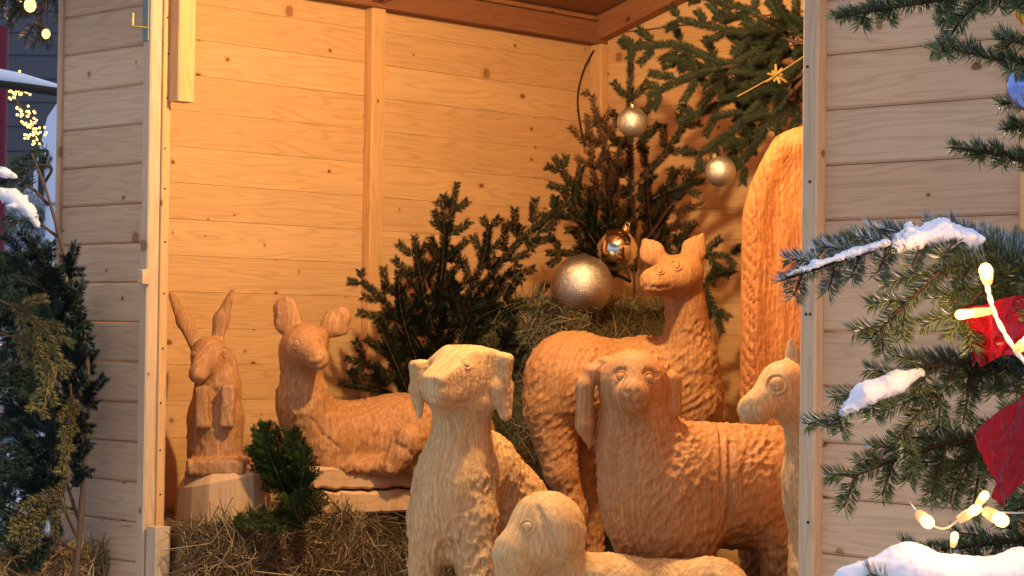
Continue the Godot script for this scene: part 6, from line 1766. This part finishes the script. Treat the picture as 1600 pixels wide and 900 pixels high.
# ------------------------------------------------------------------ left of the hut
func build_left_side() -> void:
	var camv := Vector3(0.69, 0.05, 0.72)
	var dk := [Color(0.022, 0.046, 0.042), Color(0.050, 0.085, 0.070), Color(0.065, 0.10, 0.075)]
	var dry := [Color(0.17, 0.15, 0.055), Color(0.26, 0.225, 0.085), Color(0.30, 0.26, 0.10)]
	var keep := STRAW
	STRAW = [Color(0.30, 0.20, 0.09), Color(0.22, 0.145, 0.065), Color(0.40, 0.29, 0.15), Color(0.13, 0.09, 0.04), Color(0.18, 0.12, 0.055)]
	straw_bale(Vector3(-1.10, 0.36, 0.02), Vector3(-0.20, 0.685, 0.46), "weathered straw bale outside at the foot of the hut's left wall", 9000, 21, [Vector3.UP, Vector3.UP, Vector3.RIGHT, Vector3.BACK])
	straw_bale(Vector3(-1.10, 0.0, 0.02), Vector3(-0.20, 0.36, 0.46), "lower straw bale outside at the hut's left wall", 300, 22, [Vector3.RIGHT, Vector3.BACK])
	STRAW = keep
	var t := thing("leaning_fir", Vector3(-0.1799, 0.6238, 0.1521), "dark cut fir leaning against the left corner of the hut", "fir tree")
	var tp := spline([Vector3(-0.0905, 0.6262, 0.1912), Vector3(-0.1076, 0.8842, 0.1591), Vector3(-0.1298, 1.1366, 0.1316), Vector3(-0.1733, 1.3186, 0.1227), Vector3(-0.2553, 1.5033, 0.1231), Vector3(-0.3460, 1.7103, 0.1325), Vector3(-0.4151, 1.8442, 0.1468)], 6)
	for i in tp.size():
		tp[i] -= t.position
	var tr := radii_for(tp.size(), 0.009, 0.004)
	for i in tr.size():
		tr[i] *= 1.0 + 0.28 * sin(i * 2.7) * sin(i * 1.3 + 0.5)
	part("trunk", tube_mesh(tp, tr, 8), MAT.bark_grey, t)
	var sets := [
		[[Vector3(-0.1946, 0.8761, 0.1037), Vector3(-0.1595, 0.9919, 0.2117), Vector3(-0.1730, 1.0124, 0.3083), Vector3(-0.2287, 0.9598, 0.4158)], 0.20, 201, dk],
		[[Vector3(-0.2223, 1.0585, 0.0796), Vector3(-0.1757, 1.1907, 0.2048), Vector3(-0.2024, 1.2270, 0.3145), Vector3(-0.2582, 1.1905, 0.4225)], 0.20, 202, dk],
		[[Vector3(-0.2605, 1.2807, 0.0668), Vector3(-0.2089, 1.4093, 0.1870), Vector3(-0.2230, 1.4619, 0.2851), Vector3(-0.2794, 1.4595, 0.3945)], 0.20, 203, dk],
		[[Vector3(-0.3180, 1.4490, 0.0709), Vector3(-0.2863, 1.5204, 0.1811), Vector3(-0.3009, 1.5358, 0.2786), Vector3(-0.3144, 1.5147, 0.3741)], 0.16, 204, dk],
		[[Vector3(-0.1780, 0.8042, 0.1136), Vector3(-0.1431, 0.8307, 0.2194), Vector3(-0.1565, 0.8349, 0.3155), Vector3(-0.1989, 0.8017, 0.4107)], 0.18, 205, dk],
		[[Vector3(-0.2084, 0.9855, 0.0921), Vector3(-0.1497, 1.1366, 0.1784), Vector3(-0.1334, 1.2822, 0.2221), Vector3(-0.1498, 1.3899, 0.2684)], 0.16, 206, dk],
		[[Vector3(-0.1809, 0.7674, 0.1153), Vector3(-0.1127, 0.9227, 0.2204), Vector3(-0.1158, 1.0672, 0.2550), Vector3(-0.1293, 1.1749, 0.2984)], 0.17, 207, dk],
		[[Vector3(-0.1722, 0.6960, 0.1328), Vector3(-0.1524, 0.7420, 0.2537), Vector3(-0.1780, 0.7826, 0.3624)], 0.15, 208, dk],
		[[Vector3(-0.2414, 1.1692, 0.0732), Vector3(-0.2302, 1.2809, 0.1486), Vector3(-0.2620, 1.3535, 0.2365), Vector3(-0.3105, 1.3888, 0.3116)], 0.18, 209, dk],
		[[Vector3(-0.4145, 1.6961, 0.0869), Vector3(-0.4050, 1.7484, 0.1624), Vector3(-0.4310, 1.7914, 0.2439), Vector3(-0.4673, 1.8169, 0.3070)], 0.11, 210, dk],
		[[Vector3(-0.4279, 1.7529, 0.1013), Vector3(-0.3914, 1.8049, 0.0954), Vector3(-0.4116, 1.8009, 0.1701), Vector3(-0.4352, 1.7275, 0.2185)], 0.09, 211, dk],
		[[Vector3(-0.4532, 1.7922, 0.0989), Vector3(-0.4165, 1.8556, 0.0931), Vector3(-0.4460, 1.8342, 0.1485), Vector3(-0.4836, 1.7486, 0.2100)], 0.08, 212, dk],
		[[Vector3(-0.3786, 1.6007, 0.0777), Vector3(-0.3814, 1.6441, 0.1647), Vector3(-0.4142, 1.6316, 0.2513)], 0.12, 213, dk],
		[[Vector3(-0.2312, 0.9465, 0.0713), Vector3(-0.2738, 1.0201, 0.1142), Vector3(-0.3272, 1.0935, 0.1673), Vector3(-0.3943, 1.0923, 0.2317)], 0.22, 214, dk],
		[[Vector3(-0.2558, 1.0939, 0.0573), Vector3(-0.3117, 1.2798, 0.1159), Vector3(-0.3655, 1.3162, 0.1685), Vector3(-0.4330, 1.3150, 0.2331)], 0.22, 215, dk],
		[[Vector3(-0.2149, 0.7080, 0.0909), Vector3(-0.2756, 0.8733, 0.1536), Vector3(-0.3288, 0.9279, 0.2060), Vector3(-0.3824, 0.8899, 0.2564)], 0.22, 216, dk],
		[[Vector3(-0.2968, 1.3178, 0.0471), Vector3(-0.3012, 1.4112, 0.0815), Vector3(-0.3380, 1.4474, 0.1456), Vector3(-0.4055, 1.4276, 0.2098)], 0.18, 217, dk],
		[[Vector3(-0.2326, 1.2439, 0.0806), Vector3(-0.2076, 1.3547, 0.1566), Vector3(-0.2051, 1.4089, 0.2110), Vector3(-0.2363, 1.4073, 0.2964)], 0.20, 218, dk],
		[[Vector3(-0.2708, 1.3926, 0.0796), Vector3(-0.2598, 1.4839, 0.1546), Vector3(-0.2787, 1.5004, 0.2286), Vector3(-0.3276, 1.4805, 0.3027)], 0.20, 219, dk],
		[[Vector3(-0.2053, 1.0965, 0.0921), Vector3(-0.1976, 1.2080, 0.1431), Vector3(-0.2005, 1.2448, 0.2023), Vector3(-0.2242, 1.1720, 0.2785)], 0.20, 220, dk]]
	for s in sets:
		var airy: bool = s[2] in [210, 211, 212, 213, 217]
		fir_branch(t, s[0], {"seed": s[2], "twig": s[1] * (0.65 if airy else 1.0), "pal": s[3], "up": camv, "len": 0.026, "wid": 0.0014, "gap": 0.0005 if airy else 0.00025, "r": 0.006, "droop": 0.15, "twig_gap": 0.085 if airy else 0.05, "bare": 0.3, "twig_from": 0.3, "bark": MAT.bark_grey})
	var y := thing("dry_fir_branch", Vector3(-0.0434, 1.1780, 0.3547), "yellowed dry fir branch hanging in front of the dark leaning fir", "fir branches")
	for s in [[[Vector3(-0.1534, 1.4053, 0.4108), Vector3(-0.0679, 1.3707, 0.3834), Vector3(-0.0004, 1.3015, 0.3445), Vector3(0.0244, 1.1970, 0.3179)], 0.10, 221], [[Vector3(-0.1363, 1.3170, 0.4198), Vector3(-0.0384, 1.2833, 0.3804), Vector3(0.0163, 1.2145, 0.3539), Vector3(-0.0068, 1.1095, 0.3732)], 0.10, 222], [[Vector3(-0.0902, 1.1751, 0.2194), Vector3(-0.0456, 1.0877, 0.2436), Vector3(-0.0223, 1.0009, 0.2743), Vector3(-0.0158, 0.9315, 0.2940)], 0.05, 223]]:
		fir_branch(y, s[0], {"seed": s[2], "twig": s[1], "pal": dry, "up": camv, "len": 0.022, "wid": 0.0011, "gap": 0.0005, "r": 0.004, "droop": 0.15, "twig_gap": 0.06, "bare": 0.1})
	var y2 := thing("dry_fir_branch", Vector3(0.0529, 0.8340, 0.3502), "yellowed dry fir branch lying low on the outside straw bale", "fir branches")
	fir_branch(y2, [Vector3(0.0385, 0.9348, 0.2974), Vector3(0.0446, 0.8852, 0.3457), Vector3(0.0461, 0.8362, 0.3984), Vector3(0.0356, 0.7621, 0.4619)], {"seed": 224, "twig": 0.11, "pal": dry, "up": camv, "len": 0.022, "wid": 0.0016, "gap": 0.0008, "r": 0.004, "droop": 0.15, "twig_gap": 0.045, "bare": 0.1})
	snow_on(snow_tube([Vector3(-0.4623, 1.7270, 0.2445), Vector3(-0.4217, 1.7165, 0.2053), Vector3(-0.3867, 1.6721, 0.1705), Vector3(-0.3706, 1.6312, 0.1540)], [0.018, 0.022, 0.02, 0.01], 0.0), 0.006, 31, "snow lump on the upper branches of the leaning fir")
	snow_on(snow_tube([Vector3(-0.4580, 1.7965, 0.2699), Vector3(-0.4203, 1.7822, 0.2334), Vector3(-0.3987, 1.7714, 0.2124)], [0.014, 0.015, 0.008], 0.0), 0.006, 32, "small snow patch at the top of the leaning fir")
	snow_on(snow_tube([Vector3(-0.6529, 1.3132, 0.1391), Vector3(-0.6111, 1.2752, 0.0980), Vector3(-0.5693, 1.2372, 0.0569)], [0.05, 0.04, 0.02], 0.0), 0.008, 33, "snow showing between the lower branches of the leaning fir")
	snow_on(snow_tube([Vector3(-0.6535, 1.1776, 0.1360), Vector3(-0.6188, 1.1201, 0.1012), Vector3(-0.5979, 1.0817, 0.0802)], [0.05, 0.05, 0.02], 0.0), 0.008, 34, "lowest snow patch behind the leaning fir's branches")

func block(parent: Node3D, called: String, a: Vector3, size: Vector3, m: Material, turn := 0.0) -> MeshInstance3D:
	return part(called, bar_mesh(size.x, size.y, size.z, 0.01, Vector2.ZERO, 0.3), m, parent, a, Basis(Vector3.UP, turn))

func build_background() -> void:
	var turn := deg_to_rad(43.8)
	# pale house across the square
	var p := Vector3(-14.1732, 1.2804, -8.7913)
	var h := thing("white_house", Vector3(p.x, 0, p.z), "pale gabled house with narrow window beyond the left edge of the hut", "house")
	var b := Basis(Vector3.UP, turn)
	var st := SurfaceTool.new()
	st.begin(Mesh.PRIMITIVE_TRIANGLES)
	st.set_smooth_group(-1)
	var out := [Vector2(0, 0), Vector2(0, 2.95), Vector2(0.14, 3.55), Vector2(1.3, 5.3), Vector2(2.4, 3.5), Vector2(2.4, 0)]
	for e in 2:
		for k in range(1, 5):
			for q in ([out[0], out[k], out[k + 1]] if e == 0 else [out[0], out[k + 1], out[k]]):
				st.set_uv(q); st.add_vertex(Vector3(q.x, q.y, -3.0 * e))
	for k in 6:
		var q0: Vector2 = out[k]
		var q1: Vector2 = out[(k + 1) % 6]
		quad(st, Vector3(q0.x, q0.y, 0), Vector3(q0.x, q0.y, -3), Vector3(q1.x, q1.y, -3), Vector3(q1.x, q1.y, 0), q0, q0, q1, q1)
	st.generate_normals()
	part("wall", st.commit(), MAT.house, h, Vector3.ZERO, b)
	block(h, "side_wing", b * Vector3(-0.30, 0, -0.6), Vector3(0.9, 2.62, 0.9), MAT.house, turn)
	block(h, "window", b * Vector3(0.06, 1.9, 0.02), Vector3(0.06, 1.25, 0.03), MAT.dark_glass, turn)
	for k in 6:
		block(h, "board_joint", b * Vector3(0, 0.5 + 0.42 * k, 0.012), Vector3(2.4, 0.03, 0.02), MAT.house_joint, turn)
	# dark roofed house behind, with a snowy lean-to
	p = Vector3(-18.1362, 1.2586, -10.5344)
	h = thing("dark_house", Vector3(p.x, 0, p.z), "house with a big dark slate roof behind the pale house", "house")
	block(h, "wall", b * Vector3(-1, 0, -0.2), Vector3(6.0, 2.6, 0.3), MAT.dark_wall, turn)
	var rf := block(h, "roof", b * Vector3(-1.2, 2.6, -0.05), Vector3(6.4, 4.6, 0.2), MAT.slate, turn)
	rf.basis = b * Basis(Vector3.RIGHT, deg_to_rad(-42))
	for k in 9:
		var row := block(h, "slate_row", b * (Vector3(-1.2, 2.6, -0.05) + Basis(Vector3.RIGHT, deg_to_rad(-42)) * Vector3(0, 0.25 + 0.48 * k, 0.105)), Vector3(6.4, 0.44, 0.03), MAT.slate, turn)
		row.basis = b * Basis(Vector3.RIGHT, deg_to_rad(-44))
	# red painted pole of the next stall
	p = Vector3(-6.1474, 1.3076, -3.3223)
	var rp := thing("red_pole", Vector3(p.x, 0, p.z), "dark red painted pole at the left edge of the picture", "pole")
	part("shaft", tube_mesh(PackedVector3Array([Vector3.ZERO, Vector3(0, 3.15, 0)]), radii_for(2, 0.055, 0.055), 16), MAT.red_paint, rp)
	part("foot_plate", tube_mesh(PackedVector3Array([Vector3.ZERO, Vector3(0, 0.03, 0)]), radii_for(2, 0.11, 0.11), 16), MAT.red_paint, rp)
	# snow-covered rail
	p = Vector3(-5.5987, 2.7358, -3.1176)
	var r := thing("snowy_rail", Vector3(p.x, 0, p.z), "thin rail with snow on it crossing behind the hut's left corner", "rail")
	var a0 := Vector3(-5.8422, 2.7690, -2.8832) - r.position
	var a1 := Vector3(-5.3824, 2.6871, -3.3264) - r.position
	part("rail", tube_mesh(PackedVector3Array([a0, a1]), radii_for(2, 0.03, 0.03), 8), MAT.cable, r)
	part("snow", tube_mesh(PackedVector3Array([a0 + Vector3(0, 0.05, 0), a0.lerp(a1, 0.55) + Vector3(0, 0.045, 0), a1 + Vector3(0, 0.02, 0)]), PackedFloat32Array([0.05, 0.035, 0.012]), 8), MAT.snow, r)
	part("post", tube_mesh(PackedVector3Array([Vector3(a1.x, 0, a1.z), a1]), radii_for(2, 0.03, 0.03), 8), MAT.cable, r)
	part("post", tube_mesh(PackedVector3Array([Vector3(a0.x, 0, a0.z), a0]), radii_for(2, 0.03, 0.03), 8), MAT.cable, r)
	# snow-dusted hedge in front of the house
	p = Vector3(-10.8131, 2.8772, -6.4279)
	var hd := thing("snowy_hedge", Vector3(p.x, 0, p.z), "snow dusted hedge below the dark roof at the far left", "hedge")
	var rr := RandomNumberGenerator.new()
	rr.seed = 9
	var st2 := []
	for k in 26:
		st2.append([0, Vector3(rr.randf_range(-0.5, 0.2), rr.randf_range(0.2, 2.55), rr.randf_range(-0.2, 0.2)), Vector3(rr.randf_range(-0.5, 0.2), rr.randf_range(0.2, 2.6), 0.0), 0.12, 0.08, 0.08])
	part("foliage", carve(st2, 0.04, [4, 0.12, Basis.from_scale(Vector3.ONE * 14.0), []]), MAT.hedge, hd)
	# string of golden lights on a shrub far behind
	p = Vector3(-9.0675, 3.1076, -5.3243)
	var ls := thing("string_lights", Vector3(p.x, p.y, p.z), "cluster of golden lights glowing far behind the hut's left corner", "string lights")
	var bulb := SphereMesh.new()
	bulb.radius = 0.010; bulb.height = 0.020; bulb.radial_segments = 8; bulb.rings = 4
	for k in 110:
		var q := rr.randf()
		var px := Vector3(lerpf(-0.10, 0.17, q) + rr.randfn() * 0.035, lerpf(0.16, -0.34, q) + rr.randfn() * 0.05, rr.randfn() * 0.05)
		if absf(px.y + 0.05) < 0.03:
			continue
		part("bulb", bulb, MAT.fairy_far, ls, b * px)
	part("cable", tube_mesh(PackedVector3Array([b * Vector3(-0.14, 0.2, 0), b * Vector3(0.0, -0.05, 0), b * Vector3(0.2, -0.38, 0)]), radii_for(3, 0.01, 0.01), 5), MAT.cable, ls)
	var ol := OmniLight3D.new()
	ol.name = "cluster_light"
	ol.light_color = Color(1.0, 0.75, 0.4)
	ol.light_energy = 0.15
	ol.light_size = 0.2
	ol.shadow_enabled = true
	ol.position = b * Vector3(0.02, 0, 0.25)
	ls.add_child(ol)
	for q in [[Vector3(-1.2442, 2.4300, -0.3728), 0.02, "bare bulb shining at the very top left under dark branches"], [Vector3(-1.2051, 2.3323, -0.4128), 0.014, "small bulb shining at the hut's left edge"], [Vector3(-1.6187, 2.5051, -0.5659), 0.012, "faint bulb at the top edge, far left"]]:
		var l := thing("hanging_bulb", q[0], q[2], "bulb", "bulbs strung left of the hut")
		var sb := SphereMesh.new()
		sb.radius = q[1]; sb.height = q[1] * 2.4
		part("bulb", sb, MAT.fairy_far, l)
		part("wire", tube_mesh(PackedVector3Array([Vector3(0, q[1], 0), Vector3(0.01, 0.4, 0)]), radii_for(2, 0.003, 0.003), 5), MAT.cable, l)
		var o2 := OmniLight3D.new()
		o2.name = "bulb_light"
		o2.light_color = Color(1.0, 0.75, 0.45)
		o2.light_energy = 0.02
		o2.light_size = q[1]
		o2.shadow_enabled = true
		l.add_child(o2)
	# dark garland of branches at the top left corner
	var gb := thing("fir_garland", Vector3(-1.4274, 2.5686, -0.4706), "dark fir garland hanging across the top left corner", "garland")
	var dk := [Color(0.012, 0.018, 0.014), Color(0.022, 0.032, 0.022), Color(0.03, 0.04, 0.03)]
	for s in [[[Vector3(-1.3463, 2.5476, -0.5489), Vector3(-1.4114, 2.5015, -0.4877), Vector3(-1.4927, 2.4775, -0.4103), Vector3(-1.5578, 2.4539, -0.3486)], 301], [[Vector3(-1.3722, 2.6241, -0.5913), Vector3(-1.4218, 2.4874, -0.5473), Vector3(-1.4386, 2.3965, -0.5337), Vector3(-1.4356, 2.3286, -0.5384)], 302], [[Vector3(-1.5796, 2.5616, -0.4633), Vector3(-1.5306, 2.4712, -0.5127), Vector3(-1.5143, 2.4373, -0.5293)], 303]]:
		fir_branch(gb, s[0], {"seed": s[1], "twig": 0.14, "pal": dk, "up": Vector3(0.69, 0.05, 0.72), "len": 0.03, "wid": 0.002, "gap": 0.0012, "r": 0.006, "droop": 0.2, "twig_gap": 0.05, "bare": 0.0})

func make_left_materials() -> void:
	MAT.bark_grey = mat(Color8(255, 255, 255), 0.9, noise_tex(51, 0.08, Color8(52, 40, 34), Color8(128, 108, 92)))
	MAT.bark_grey.uv1_triplanar = true
	MAT.bark_grey.uv1_scale = Vector3.ONE * 9.0
	MAT.house = mat(Color8(196, 206, 224), 0.8)
	MAT.house_joint = mat(Color8(120, 130, 150), 0.8)
	MAT.dark_glass = mat(Color8(40, 44, 54), 0.15)
	MAT.dark_wall = mat(Color8(88, 84, 88), 0.9)
	MAT.slate = mat(Color8(66, 68, 76), 0.8)
	MAT.red_paint = mat(Color8(110, 24, 40), 0.5)
	MAT.hedge = mat(Color8(255, 255, 255), 0.9, noise_tex(44, 0.06, Color8(40, 50, 60), Color8(200, 206, 220)))
	MAT.hedge.uv1_triplanar = true
	MAT.hedge.uv1_scale = Vector3.ONE * 1.5
	MAT.fairy_far = mat(Color(1, 0.85, 0.6), 0.3)
	MAT.fairy_far.emission_enabled = true
	MAT.fairy_far.emission = Color(1.0, 0.78, 0.36)
	MAT.fairy_far.emission_energy_multiplier = 1.6

func _ready() -> void:
	rng.seed = 4711
	set_view()
	make_materials()
	make_figure_materials()
	make_more_materials()
	make_tree_materials()
	make_left_materials()
	build_ground()
	build_hut()
	build_lamp()
	build_background()
	build_animals()
	build_wing()
	build_straw()
	build_baubles()
	build_indoor_greenery()
	build_left_side()
	build_lit_tree()
